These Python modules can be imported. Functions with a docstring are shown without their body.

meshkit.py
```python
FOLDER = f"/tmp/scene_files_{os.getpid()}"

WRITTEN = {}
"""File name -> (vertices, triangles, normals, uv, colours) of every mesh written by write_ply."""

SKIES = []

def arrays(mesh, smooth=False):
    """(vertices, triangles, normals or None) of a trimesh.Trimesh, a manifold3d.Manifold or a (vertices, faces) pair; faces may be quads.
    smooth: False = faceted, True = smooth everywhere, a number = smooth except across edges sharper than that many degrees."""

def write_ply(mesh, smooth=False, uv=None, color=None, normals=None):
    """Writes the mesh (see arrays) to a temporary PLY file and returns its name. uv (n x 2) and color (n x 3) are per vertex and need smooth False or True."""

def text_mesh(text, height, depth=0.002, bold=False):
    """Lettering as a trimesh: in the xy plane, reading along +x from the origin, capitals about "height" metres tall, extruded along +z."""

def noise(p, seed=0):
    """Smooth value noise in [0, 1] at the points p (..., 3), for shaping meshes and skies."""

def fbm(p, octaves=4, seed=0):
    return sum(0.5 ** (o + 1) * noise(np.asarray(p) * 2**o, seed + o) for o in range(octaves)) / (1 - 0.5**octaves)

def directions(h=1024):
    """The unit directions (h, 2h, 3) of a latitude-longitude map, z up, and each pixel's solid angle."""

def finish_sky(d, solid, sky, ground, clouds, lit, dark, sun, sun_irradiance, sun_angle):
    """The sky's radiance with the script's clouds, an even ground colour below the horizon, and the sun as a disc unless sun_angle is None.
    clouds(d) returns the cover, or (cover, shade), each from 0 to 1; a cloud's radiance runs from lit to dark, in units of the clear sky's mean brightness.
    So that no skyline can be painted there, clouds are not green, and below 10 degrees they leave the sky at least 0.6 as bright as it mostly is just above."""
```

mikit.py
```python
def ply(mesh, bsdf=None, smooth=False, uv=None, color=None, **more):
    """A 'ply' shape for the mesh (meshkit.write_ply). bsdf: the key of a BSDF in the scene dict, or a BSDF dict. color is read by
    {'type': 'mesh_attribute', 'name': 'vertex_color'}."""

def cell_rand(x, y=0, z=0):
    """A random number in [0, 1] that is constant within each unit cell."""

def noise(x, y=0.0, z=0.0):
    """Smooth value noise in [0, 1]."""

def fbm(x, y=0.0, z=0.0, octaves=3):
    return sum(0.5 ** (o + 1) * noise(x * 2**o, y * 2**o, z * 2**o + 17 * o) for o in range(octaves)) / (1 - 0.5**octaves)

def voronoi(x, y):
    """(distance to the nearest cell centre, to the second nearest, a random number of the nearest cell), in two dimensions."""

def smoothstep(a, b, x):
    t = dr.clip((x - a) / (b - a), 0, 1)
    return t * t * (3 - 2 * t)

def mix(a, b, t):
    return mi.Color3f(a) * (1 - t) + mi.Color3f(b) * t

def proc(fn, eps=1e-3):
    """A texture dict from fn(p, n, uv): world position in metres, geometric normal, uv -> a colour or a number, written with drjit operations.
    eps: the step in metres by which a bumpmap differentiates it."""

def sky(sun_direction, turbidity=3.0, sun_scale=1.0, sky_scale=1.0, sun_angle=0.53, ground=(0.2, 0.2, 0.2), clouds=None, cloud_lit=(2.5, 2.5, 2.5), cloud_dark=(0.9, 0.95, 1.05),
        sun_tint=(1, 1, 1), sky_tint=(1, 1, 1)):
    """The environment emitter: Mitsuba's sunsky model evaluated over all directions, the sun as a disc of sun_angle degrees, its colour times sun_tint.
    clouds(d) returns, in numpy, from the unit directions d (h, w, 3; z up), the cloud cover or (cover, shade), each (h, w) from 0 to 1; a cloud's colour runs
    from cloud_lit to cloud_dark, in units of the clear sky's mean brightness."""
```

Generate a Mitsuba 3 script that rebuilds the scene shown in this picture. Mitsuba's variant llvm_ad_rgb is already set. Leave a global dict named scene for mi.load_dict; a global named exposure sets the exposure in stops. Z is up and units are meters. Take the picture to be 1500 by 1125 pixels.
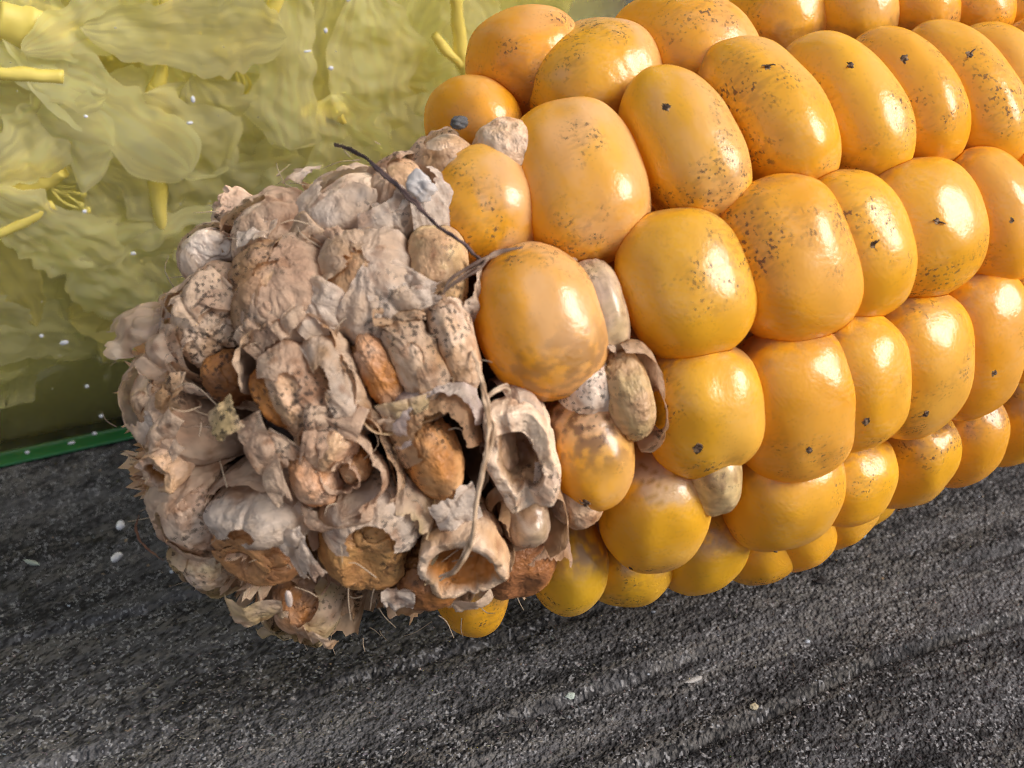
import math
import numpy as np, trimesh, drjit as dr, mitsuba as mi
import mikit, meshkit
from mikit import noise, fbm, smoothstep, mix, proc, cell_rand

T = mi.ScalarTransform4f
scene, labels = {}, {}
MM = 0.001

# ------------------------------------------------------------------ camera, sky, exposure
CAM_H = 61.0
PITCH = math.radians(36.0)
scene['camera'] = {'type': 'thinlens', 'fov': 55.0, 'fov_axis': 'x', 'near_clip': 0.005, 'far_clip': 30.0,
                   'aperture_radius': 0.0003, 'focus_distance': 0.064,
                   'to_world': T().look_at(origin=[0, 0, CAM_H * MM],
                                           target=[0, math.cos(PITCH), CAM_H * MM - math.sin(PITCH)], up=[0, 0, 1])}
scene['sky'] = mikit.sky((0.78, -0.22, 0.58), turbidity=3, sun_scale=0.3, sky_scale=1.0, sun_angle=34, sun_tint=(0.90, 1.0, 1.27),
                         clouds=lambda d: 1.0, cloud_lit=(0.42, 0.45, 0.52), ground=(0.12, 0.12, 0.12))
exposure = 3.74
LIQUID, LIQ_SIG, LIQ_ALB = True, 22.0, [0.99, 0.97, 0.36]
# ------------------------------------------------------------------ materials
def vc():
    return {'type': 'mesh_attribute', 'name': 'vertex_color'}

def diffuse(c):
    return {'type': 'diffuse', 'reflectance': {'type': 'rgb', 'value': list(c)}}

def dust_specks(p, n, uv):
    x, y, z = p.x * 1000, p.y * 1000, p.z * 1000
    area = smoothstep(0.50, 0.72, fbm(x * 0.25 + 3, y * 0.25, z * 0.25))
    a, b = 0.8 * x + 0.6 * z, 0.8 * z - 0.6 * x
    c = 0.8 * y + 0.6 * b
    e = 0.8 * b - 0.6 * y
    fine = smoothstep(0.66, 0.76, noise(a * 8.3, c * 6.1, e * 8.3)) * smoothstep(0.35, 0.65, noise(a * 1.4, c * 1.4, e * 1.4))
    coarse = smoothstep(0.66, 0.72, fbm(a * 4.2 + 9, c * 4.2, e * 4.2, 3)) * smoothstep(0.5, 0.65, noise(a * 0.8, c * 0.8, e * 0.8 + 5))
    smear = area * smoothstep(0.4, 0.7, fbm(a * 2.2, c * 5.0, e * 2.2 + 7, 3))
    return 0.85 * dr.clip(fine * (0.08 + 0.8 * area) + coarse * (0.04 + 1.0 * area) + 0.30 * smear, 0, 1)

def dusty_film(p, n, uv):
    x, y, z = p.x * 1000, p.y * 1000, p.z * 1000
    w = fbm(x * 0.6 + 4, y * 0.6, z * 0.6, 3)
    f = fbm(x * 3.5 + 2 * w, y * 2.0, z * 6.0, 3)
    return dr.clip(0.005 + 0.08 * smoothstep(0.40, 0.75, w) * smoothstep(0.25, 0.7, f) + 0.02 * f, 0, 1)

def skin_relief(p, n, uv):
    x, y, z = p.x * 1000, p.y * 1000, p.z * 1000
    return 0.6 * fbm(x * 1.6, y * 1.6, z * 1.6, 3) + 0.35 * noise(x * 6, y * 6, z * 6) + 0.2 * noise(x * 14, y * 14, z * 14)

scene['kernel_skin'] = {'type': 'bumpmap', 'arbitrary': proc(skin_relief, eps=4e-5), 'scale': 0.000028,
    'nested': {'type': 'blendbsdf', 'weight': proc(dust_specks),
        'a': {'type': 'blendbsdf', 'weight': proc(dusty_film),
              'a': {'type': 'blendbsdf', 'weight': 0.48,
                    'a': {'type': 'twosided', 'b': {'type': 'principled', 'base_color': vc(), 'roughness': 0.25, 'specular': 1.0, 'clearcoat': 1.0, 'clearcoat_gloss': 0.4, 'sheen': 0.3, 'sheen_tint': 0.3}},
                    'b': {'type': 'principledthin', 'base_color': vc(), 'roughness': 0.45, 'diff_trans': 1.6, 'eta': 1.45}},
              'b': {'type': 'twosided', 'b': {'type': 'principled', 'base_color': {'type': 'rgb', 'value': [0.80, 0.60, 0.38]}, 'roughness': 0.5, 'specular': 1.0}}},
        'b': {'type': 'twosided', 'b': {'type': 'principled', 'base_color': {'type': 'rgb', 'value': [0.05, 0.03, 0.02]}, 'roughness': 0.8}}}}

def mould_specks(p, n, uv):
    x, y, z = p.x * 1000, p.y * 1000, p.z * 1000
    area = smoothstep(0.50, 0.66, fbm(x * 0.3 + 11, y * 0.3, z * 0.3))
    a, b = x * 0.8 + z * 0.6, z * 0.8 - x * 0.6
    fine = smoothstep(0.56, 0.66, fbm(a * 4.6 + y * .9, y * 4.6 - b * .8, b * 4.6, 3))
    return 0.75 * dr.clip(area * fine, 0, 1)

def paper_relief(p, n, uv):
    x, y, z = p.x * 1000, p.y * 1000, p.z * 1000
    r = 1 - dr.abs(2 * noise(x * 1.5, y * 1.5, z * 1.5) - 1)
    k = 1 - dr.abs(2 * noise(x * 4.5 + 2 * r, y * 4.5, z * 2.2) - 1)
    return 0.5 * r + 0.4 * fbm(x * 3.0, y * 3.0, z * 3.0, 3) + 0.25 * k + 0.2 * noise(x * 12, y * 12, z * 12)

def paper(trans):
    return {'type': 'bumpmap', 'arbitrary': proc(paper_relief, eps=4e-5), 'scale': 0.00022,
        'nested': {'type': 'blendbsdf', 'weight': proc(mould_specks),
            'a': {'type': 'principledthin', 'base_color': vc(), 'roughness': 0.6, 'diff_trans': trans, 'eta': 1.4},
            'b': {'type': 'twosided', 'b': diffuse((0.035, 0.028, 0.026))}}}

scene['dry_husk'] = paper(0.85)
scene['thin_membrane'] = {'type': 'principledthin', 'base_color': vc(), 'roughness': 0.35, 'diff_trans': 0.9, 'spec_trans': 0.45, 'eta': 1.3}
scene['shrunken_flesh'] = {'type': 'bumpmap', 'arbitrary': proc(paper_relief, eps=4e-5), 'scale': 0.00022,
    'nested': {'type': 'blendbsdf', 'weight': proc(mould_specks),
        'a': {'type': 'twosided', 'b': {'type': 'principled', 'base_color': vc(), 'roughness': 0.5, 'specular': 0.4}},
        'b': {'type': 'twosided', 'b': diffuse((0.04, 0.03, 0.026))}}}
scene['matt_tinted'] = {'type': 'twosided', 'b': {'type': 'principled', 'base_color': vc(), 'roughness': 0.75}}
scene['petal_skin'] = {'type': 'principledthin', 'base_color': vc(), 'roughness': 0.35, 'diff_trans': 1.0, 'spec_trans': 0.42, 'eta': 1.12}
scene['flower_flesh'] = {'type': 'twosided', 'b': {'type': 'principled', 'base_color': vc(), 'roughness': 0.45}}
scene['clear_glass'] = {'type': 'thindielectric', 'int_ior': 1.5}
scene['green_glass'] = {'type': 'principled', 'base_color': {'type': 'rgb', 'value': [0.03, 0.26, 0.09]}, 'roughness': 0.1, 'specular': 0.6, 'spec_trans': 0.6}

WG = (math.cos(math.radians(21)), math.sin(math.radians(21)))
def wood_colour(p, n, uv):
    x, y = p.x * 1000, p.y * 1000
    g, c = x * WG[0] + y * WG[1], -x * WG[1] + y * WG[0]
    wob = c + 1.5 * fbm(g * 0.05, c * 0.1, 1.0)
    grain = fbm(g * 0.05, wob * 0.55, 2.0, 5)
    line = smoothstep(0.62, 0.72, 1 - dr.abs(2 * fbm(g * 0.03 + 3, wob * 0.32, 9.0, 2) - 1)) * smoothstep(0.35, 0.6, fbm(g * 0.2, wob, 4.0, 2))
    streak = smoothstep(0.60, 0.75, fbm(g * 0.04 + 7, wob * 0.7, 5.0, 3))
    q, s = g * 0.9 + c * 0.45, c * 0.9 - g * 0.45
    fine = fbm(q * 2.4, s * 5.2, 3.0, 2)
    salt = smoothstep(0.70, 0.80, noise(x * 6.3, y * 6.3, 8.0)) * smoothstep(0.3, 0.6, noise(x * 1.1, y * 1.1, 4.0))
    col = mix((0.009, 0.009, 0.0102), (0.092, 0.093, 0.100), smoothstep(0.30, 0.72, 0.5 * grain + 0.5 * fine))
    col = mix(col, (0.105, 0.095, 0.078), 0.5 * streak * smoothstep(0.45, 0.6, fine))
    col = mix(col, (0.125, 0.118, 0.105), 0.4 * line * smoothstep(0.3, 0.6, fine))
    return mix(col, (0.30, 0.305, 0.32), 0.65 * salt)

def wood_relief(p, n, uv):
    x, y = p.x * 1000, p.y * 1000
    g, c = x * WG[0] + y * WG[1], -x * WG[1] + y * WG[0]
    return 0.3 * fbm(g * 0.9, c * 2.2, 2.0, 3) + 0.6 * fbm(x * 5.0, y * 5.0, 3.0, 2)

scene['weathered_wood'] = {'type': 'bumpmap', 'arbitrary': proc(wood_relief, eps=5e-5), 'scale': 0.0006,
    'nested': {'type': 'principled', 'base_color': proc(wood_colour), 'roughness': 0.75, 'specular': 0.3}}

# ------------------------------------------------------------------ helpers
def nz(p, s, seed=0, oct=1):
    q = np.asarray(p, float) / s + seed * 7.31
    return meshkit.fbm(q, oct, seed) if oct > 1 else meshkit.noise(q, seed)

def ridge(p, s, seed=0, oct=2):
    return sum(0.55 ** o * (1 - np.abs(2 * nz(p, s / 2 ** o, seed + 13 * o) - 1)) for o in range(oct)) / sum(0.55 ** o for o in range(oct))

def lerp(a, b, t):
    t = np.asarray(t)[..., None]
    return np.asarray(a) * (1 - t) + np.asarray(b) * t

def sstep(a, b, x):
    t = np.clip((x - a) / (b - a), 0, 1)
    return t * t * (3 - 2 * t)

def add(key, mesh, bsdf, color=None, smooth=True, **more):
    v, f = mesh if isinstance(mesh, tuple) else (mesh.vertices, mesh.faces)
    v = np.asarray(v, float) * MM
    f = np.asarray(f, int)
    if color is not None:
        color = np.clip(np.broadcast_to(np.asarray(color, float), v.shape), 0.002, 0.95)
    scene[key] = mikit.ply((v, f), bsdf, smooth=smooth, color=color, **more)
    return key

COUNT = {}
def name(key):
    n = COUNT.get(key, 0)
    COUNT[key] = n + 1
    return key if n == 0 else f'{key}_{n:03d}'

def grid_faces(nu, nv, wrap=False):
    i, j = np.meshgrid(np.arange(nu - (0 if wrap else 1)), np.arange(nv - 1), indexing='ij')
    a, b = i * nv + j, ((i + 1) % nu) * nv + j
    q = np.stack([a, b, b + 1, a + 1], -1).reshape(-1, 4)
    return np.vstack([q[:, [0, 1, 2]], q[:, [0, 2, 3]]])

def tube(pts, rad, sides=10, sub=6, caps=True):
    p = np.asarray(pts, float)
    n = len(p)
    r = np.broadcast_to(np.asarray(rad, float), (n,))
    if n > 2 and sub > 1:                                   # Catmull-Rom
        e = np.vstack([2 * p[0] - p[1], p, 2 * p[-1] - p[-2]])
        out, ro = [], []
        for i in range(n - 1):
            for k in range(sub):
                t = k / sub
                a, b, c, d = e[i:i + 4]
                out.append(0.5 * (2 * b + (c - a) * t + (2 * a - 5 * b + 4 * c - d) * t * t + (3 * b - a - 3 * c + d) * t ** 3))
                ro.append(r[i] * (1 - t) + r[i + 1] * t)
        p, r = np.vstack([out, p[-1:]]), np.r_[ro, r[-1]]
    if caps:
        p = np.vstack([p[:1], p, p[-1:]])
        r = np.r_[r[0] * 0.02, r, r[-1] * 0.02]
    t = np.gradient(p[1:-1] if caps else p, axis=0)
    if caps:
        t = np.vstack([t[:1], t, t[-1:]])
    t /= np.linalg.norm(t, axis=1, keepdims=True) + 1e-12
    ref = np.array([0.3, 0.2, 0.93])
    a = np.cross(t, ref); a /= np.linalg.norm(a, axis=1, keepdims=True) + 1e-12
    b = np.cross(t, a)
    ang = np.arange(sides) * 2 * np.pi / sides
    v = p[:, None] + r[:, None, None] * (np.cos(ang)[None, :, None] * a[:, None] + np.sin(ang)[None, :, None] * b[:, None])
    m, f = len(p), []
    i, j = np.meshgrid(np.arange(m - 1), np.arange(sides), indexing='ij')
    q = np.stack([i * sides + j, i * sides + (j + 1) % sides, (i + 1) * sides + (j + 1) % sides, (i + 1) * sides + j], -1).reshape(-1, 4)
    return v.reshape(-1, 3), np.vstack([q[:, [0, 1, 2]], q[:, [0, 2, 3]]])

def join(parts):
    vs, fs, at = [], [], 0
    for v, f in parts:
        vs.append(v); fs.append(np.asarray(f) + at); at += len(v)
    return np.vstack(vs), np.vstack(fs)

ICO = {k: trimesh.creation.icosphere(k) for k in (2, 3, 4, 5)}

# ------------------------------------------------------------------ setting: the weathered wooden table
def height_wood(x, y):
    g, c = x * WG[0] + y * WG[1], -x * WG[1] + y * WG[0]
    P = np.stack([g * 0.05, (c + 2.5 * nz(np.stack([g, c, 0 * g], -1), 20, 3)) * 0.22, 0 * g], -1)
    h = 0.22 * (meshkit.fbm(P, 4, 5) - 0.5)
    for c0, s0, dep, w, sd in ((27.5, 1.0, 0.9, 0.35, 1), (47.2, 1.0, 0.5, 0.3, 2), (34.0, 1.0, 0.6, 0.25, 4), (60.0, 1, 0.5, 0.3, 6), (18, 1, 0.7, 0.4, 7), (40.5, 1.0, 0.6, 0.28, 8)):
        cc = c0 + 2.2 * (nz(np.stack([g, 0 * g, 0 * g], -1), 16, sd) - 0.5) + 0.6 * (nz(np.stack([g, 0 * g, 0 * g], -1), 3, sd + 20) - 0.5)
        on = sstep(0.35, 0.6, nz(np.stack([g, 0 * g, 0 * g], -1), 14, sd + 9))
        h = h - dep * on * np.exp(-((c - cc) / w) ** 2) + 0.5 * dep * on * np.exp(-((c - cc - 0.9) / 0.7) ** 2)
    return h - 0.1

nx, ny = 560, 440
gx, gy = np.meshgrid(np.linspace(-95, 105, nx), np.linspace(22, 190, ny) , indexing='ij')
gz = height_wood(gx, gy)
far = np.array([[-2500, -2500, -0.6], [2500, -2500, -0.6], [2500, 3500, -0.6], [-2500, 3500, -0.6]], float)
add('wooden_table_top', join([(np.stack([gx, gy, gz], -1).reshape(-1, 3), grid_faces(nx, ny)), (far, [[0, 1, 2], [0, 2, 3]])]), 'weathered_wood')
labels['wooden_table_top'] = {'label': 'dark weathered grey wooden surface with fine grain under the cob', 'kind': 'structure'}

rng = np.random.default_rng(5)
# loose fibres and grit of the weathered surface
def splinters(n, seed):
    r = np.random.default_rng(seed)
    x, y = r.uniform(-75, 85, n), r.uniform(28, 125, n)
    keep = np.abs(x) < 0.62 * y + 12
    x, y = x[keep], y[keep]
    n = len(x)
    a = (nz(np.stack([x, y, 0 * x], -1), 22, 4) * 3.0 - 0.6) * np.pi * 0.6 + r.normal(0, 0.35, n)
    L, W = r.uniform(0.12, 0.5, n), r.uniform(0.022, 0.05, n)
    z = height_wood(x, y)
    d = np.stack([np.cos(a), np.sin(a), r.normal(0, 0.12, n)], -1)
    s = np.stack([-np.sin(a), np.cos(a), 0 * a], -1)
    c = np.stack([x, y, z + W * 0.6], -1)
    up = np.array([0, 0, 1.0])
    vs = np.stack([c - d * L[:, None] / 2, c + s * W[:, None], c + up * W[:, None], c - s * W[:, None], c + d * L[:, None] / 2], 1)
    f = np.array([[0, 2, 1], [0, 3, 2], [4, 1, 2], [4, 2, 3]])
    fs = (f[None] + 5 * np.arange(n)[:, None, None]).reshape(-1, 3)
    t = r.beta(1.1, 2.6, n) * np.where(r.random(n) < .12, 1.7, 1.0)
    col = lerp((0.03, 0.027, 0.026), (0.26, 0.24, 0.225), t) * (1 + 0.12 * r.normal(size=(n, 3)) * [1, .4, 1])
    return (vs.reshape(-1, 3), fs), np.repeat(col, 5, axis=0)
sp, spc = splinters(46000, 3)
add('wood_fibres', sp, 'matt_tinted', spc, smooth=False)
labels['wood_fibres'] = {'label': 'tiny raised grey fibres and splinters all over the weathered wood', 'kind': 'stuff', 'category': 'wood fibres'}

def lump(size, seed, k=2, rough=0.35):
    v = ICO[k].vertices
    d = 1 + rough * (nz(v, 0.6, seed, 2) - 0.5) * 2
    return v * d[:, None] * np.asarray(size), ICO[k].faces

def grit(n, seed):
    r = np.random.default_rng(seed)
    parts, cols = [], []
    for i in range(n):
        x, y = r.uniform(-70, 80), r.uniform(36, 118)
        if abs(x) > 0.6 * y + 6:
            continue
        s = r.uniform(0.03, 0.11) * (1 + 1.2 * (r.random() < 0.08))
        v = trimesh.creation.icosahedron().vertices * (1 + 0.4 * r.normal(size=(12, 1)) * 0.5) * s * [1, r.uniform(.5, 1), .6]
        v = v + [x, y, float(height_wood(np.array(x), np.array(y))) + s * 0.35]
        parts.append((v, trimesh.creation.icosahedron().faces))
        c = [(0.30, 0.28, 0.27), (0.36, 0.40, 0.46), (0.24, 0.17, 0.10), (0.02, 0.018, 0.018)][r.choice(4, p=[.45, .2, .15, .2])]
        cols.append(np.tile(np.array(c) * r.uniform(.7, 1.15), (12, 1)))
    return join(parts), np.vstack(cols)
gm, gc = grit(2600, 8)
add('grit', gm, 'matt_tinted', gc, smooth=False)
labels['grit'] = {'label': 'scattered pale and dark grains of grit on the weathered wood', 'kind': 'stuff', 'category': 'grit'}

def pebble(key, label, cat, xy, size, rot, col, seed, z=None, rough=0.18, group=None, bsdf='matt_tinted', k=3):
    v, f = lump(size, seed, k, rough)
    c, s = math.cos(rot), math.sin(rot)
    v = v @ np.array([[c, s, 0], [-s, c, 0], [0, 0, 1]])
    zz = (float(height_wood(np.array(xy[0]), np.array(xy[1]))) + size[2] * 0.8) if z is None else z
    v = v + [xy[0], xy[1], zz]
    k_ = name(key)
    add(k_, (v, f), bsdf, lerp(np.array(col) * 0.8, np.array(col) * 1.1, nz(v, 0.5, seed)))
    labels[k_] = {'label': label, 'category': cat}
    if group:
        labels[k_]['group'] = group
pebble('white_pellet', 'upper of two small white oval pellets on the wood left of the cob', 'pellet', (-34.4, 62.6), (0.34, 0.5, 0.34), 0.1, (0.75, 0.76, 0.8), 1)
pebble('white_pellet', 'lower of two small white oval pellets on the wood, tilted to the right', 'pellet', (-33.5, 58.8), (0.33, 0.56, 0.34), -0.5, (0.72, 0.71, 0.72), 2)
pebble('pale_chip', 'pale curved chip lying on the wood at the far left', 'chip', (-40.5, 58.3), (0.8, 0.2, 0.14), -0.35, (0.34, 0.38, 0.33), 3, rough=0.4)
pebble('pale_chip', 'small pale yellow chip on the wood at the lower right', 'chip', (17.5, 43.8), (0.3, 0.25, 0.18), 0.3, (0.42, 0.37, 0.25), 4, rough=0.4)
pebble('pale_chip', 'flat off white chip on the wood below the middle of the cob', 'chip', (4.3, 44.9), (0.34, 0.24, 0.16), 0.4, (0.4, 0.47, 0.43), 5, rough=0.5)
pebble('pale_chip', 'long whitish splinter lying beside the crack in the wood', 'chip', (13.6, 46.4), (0.7, 0.17, 0.13), 0.35, (0.36, 0.35, 0.34), 6, rough=0.4)
pebble('bluish_grain', 'pale blue grain on the wood at the right edge below the cob', 'grain', (30.5, 61.5), (0.3, 0.26, 0.22), 0.3, (0.38, 0.46, 0.5), 7, rough=0.3)
pebble('dark_crumb', 'dark brown crumb with pale tip on the wood under the lowest kernels', 'crumb', (17.4, 58.6), (0.75, 0.5, 0.45), 0.5, (0.06, 0.045, 0.04), 8, rough=0.6)
pebble('dark_crumb', 'black crumb on the wood to the right of the cob', 'crumb', (25.6, 56.2), (0.5, 0.28, 0.25), 0.1, (0.015, 0.012, 0.012), 9, rough=0.6)
# ------------------------------------------------------------------ the glass jar and the flowers steeping in it
JU = np.array([WG[0], WG[1], 0.0]); JN = np.array([-WG[1], WG[0], 0.0]); JZ = np.array([0, 0, 1.0])
JP = np.array([-48.15, 70.03, 0.0])
def jw(q):                                                    # jar frame (along the face, into the jar, up) -> world mm
    q = np.asarray(q, float)
    return JP + q[..., :1] * JU + q[..., 1:2] * JN + q[..., 2:3] * JZ

def rounded_box(u0, u1, v0, v1, w0, w1, rc, re, k=10):
    """Upright box with corner radius rc and edge radius re, as one closed mesh of stacked rings."""
    def ring(inset, w):
        pts = []
        r = max(rc - inset, 0.3)
        for cu, cv, a0 in ((u1 - rc, v1 - rc, 0), (u0 + rc, v1 - rc, 90), (u0 + rc, v0 + rc, 180), (u1 - rc, v0 + rc, 270)):
            for t in np.linspace(0, 90, k):
                a = math.radians(a0 + t)
                pts.append((cu + r * math.cos(a), cv + r * math.sin(a), w))
        return pts
    rings = []
    for t in np.linspace(0, 90, 7):
        a = math.radians(t)
        rings.append(ring(re * (1 - math.sin(a)), w0 + re * (1 - math.cos(a))))
    for t in np.linspace(0, 90, 7):
        a = math.radians(t)
        rings.append(ring(re * (1 - math.cos(a)), w1 - re + re * math.sin(a)))
    R = np.array(rings)
    m, n = R.shape[:2]
    v = R.reshape(-1, 3)
    i, j = np.meshgrid(np.arange(m - 1), np.arange(n), indexing='ij')
    q = np.stack([i * n + j, i * n + (j + 1) % n, (i + 1) * n + (j + 1) % n, (i + 1) * n + j], -1).reshape(-1, 4)
    f = [q[:, [0, 1, 2]], q[:, [0, 2, 3]]]
    c0, c1 = len(v), len(v) + 1
    v = np.vstack([v, R[0].mean(0), R[-1].mean(0)])
    jj = np.arange(n)
    f.append(np.stack([np.full(n, c0), (jj + 1) % n, jj], -1))
    f.append(np.stack([np.full(n, c1), (m - 1) * n + jj, (m - 1) * n + (jj + 1) % n], -1))
    return jw(v), np.vstack(f)

GU0, GU1, GV1, GW1 = -60.0, 66.0, 58.0, 96.0
add('glass_jar__body', rounded_box(GU0, GU1, 0.0, GV1, 0.33, GW1, 6.0, 3.0), 'clear_glass', smooth=35)
v, f = rounded_box(GU0 + 0.4, GU1 - 0.4, 0.4, GV1 - .4, 0.05, 0.30, 5.6, 0.12)
add('glass_jar__base', (v, f), 'green_glass', smooth=35)
labels['glass_jar'] = {'label': 'large clear glass jar with a green base edge standing behind the corn cob', 'category': 'jar'}
if LIQUID:
    scene['liquid_medium'] = {'type': 'homogeneous', 'albedo': {'type': 'rgb', 'value': LIQ_ALB}, 'sigma_t': LIQ_SIG}
    m_ = rounded_box(GU0 + 1, GU1 - 1, 0.7, GV1 - 1, 1.6, GW1 - 5, 5.5, 2.5)
    add('yellow_liquid', m_, {'type': 'null'}, smooth=False, interior={'type': 'ref', 'id': 'liquid_medium'})
    labels['yellow_liquid'] = {'label': 'cloudy yellow green liquid filling the glass jar behind the cob', 'category': 'liquid', 'kind': 'stuff'}

TUBES = {
    'A_stalk': [ (23.6, 5.0, 41.3, 0.44), (22.5, 5.0, 37.2, 0.45), (21.8, 5.0, 34.4, 0.51), (21.3, 5.0, 33.1, 0.69) ],
    'A_calyx': [ (21.3, 5.0, 33.2, 0.69), (20.9, 5.0, 31.9, 1.1), (20.6, 4.5, 30.7, 1.57), (20.3, 4.5, 29.2, 1.88), (20.1, 4.5, 28.3, 1.77) ],
    'B_stalk': [ (8.2, 2.0, 36.1, 0.52), (11.4, 2.0, 35.6, 0.53), (14.4, 2.0, 35.0, 0.48) ],
    'C_stalk': [ (3.9, 4.0, 22.0, 0.46), (7.4, 4.0, 22.9, 0.47), (9.3, 4.0, 23.7, 0.53), (10.9, 5.0, 24.2, 0.47) ],
    'C_calyx': [ (6.7, 5.0, 26.3, 1.26), (8.7, 5.0, 26.7, 1.73), (10.7, 5.0, 27.0, 1.74), (12.5, 5.0, 27.5, 1.16) ],
    'D_stem': [ (47.6, 7.0, 38.3, 0.56), (47.8, 7.0, 34.0, 0.64), (48.2, 7.0, 31.4, 0.65), (48.9, 7.0, 29.3, 0.59) ],
    'D_fork': [ (45.3, 7.0, 34.5, 0.38), (46.4, 7.0, 33.2, 0.45), (47.8, 7.0, 31.5, 0.52) ],
    'E_stalk': [ (32.6, 4.0, 40.3, 0.51), (31.3, 4.0, 38.2, 0.63), (30.1, 4.0, 36.8, 1.03) ],
    'E_calyx': [ (30.4, 4.0, 37.2, 0.8), (29.2, 4.0, 36.1, 1.26), (27.9, 4.0, 35.1, 1.56), (26.7, 4.0, 34.3, 1.27) ],
    'F_calyx': [ (10.6, 4.0, 39.7, 1.57), (12.7, 4.0, 38.5, 2.13), (14.7, 4.0, 37.7, 1.94), (15.6, 4.0, 37.1, 1.09) ],
    'G_calyx': [ (19.7, 8.0, 26.1, 0.56), (19.4, 8.0, 23.8, 0.88), (19.1, 8.0, 21.1, 0.57), (19.2, 8.0, 19.7, 0.45) ],
    'H_calyx': [ (32.5, 7.0, 28.9, 0.63), (34.3, 7.0, 28.6, 1.01), (35.9, 7.0, 28.4, 1.4), (36.9, 7.0, 28.4, 1.02) ],
}
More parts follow.
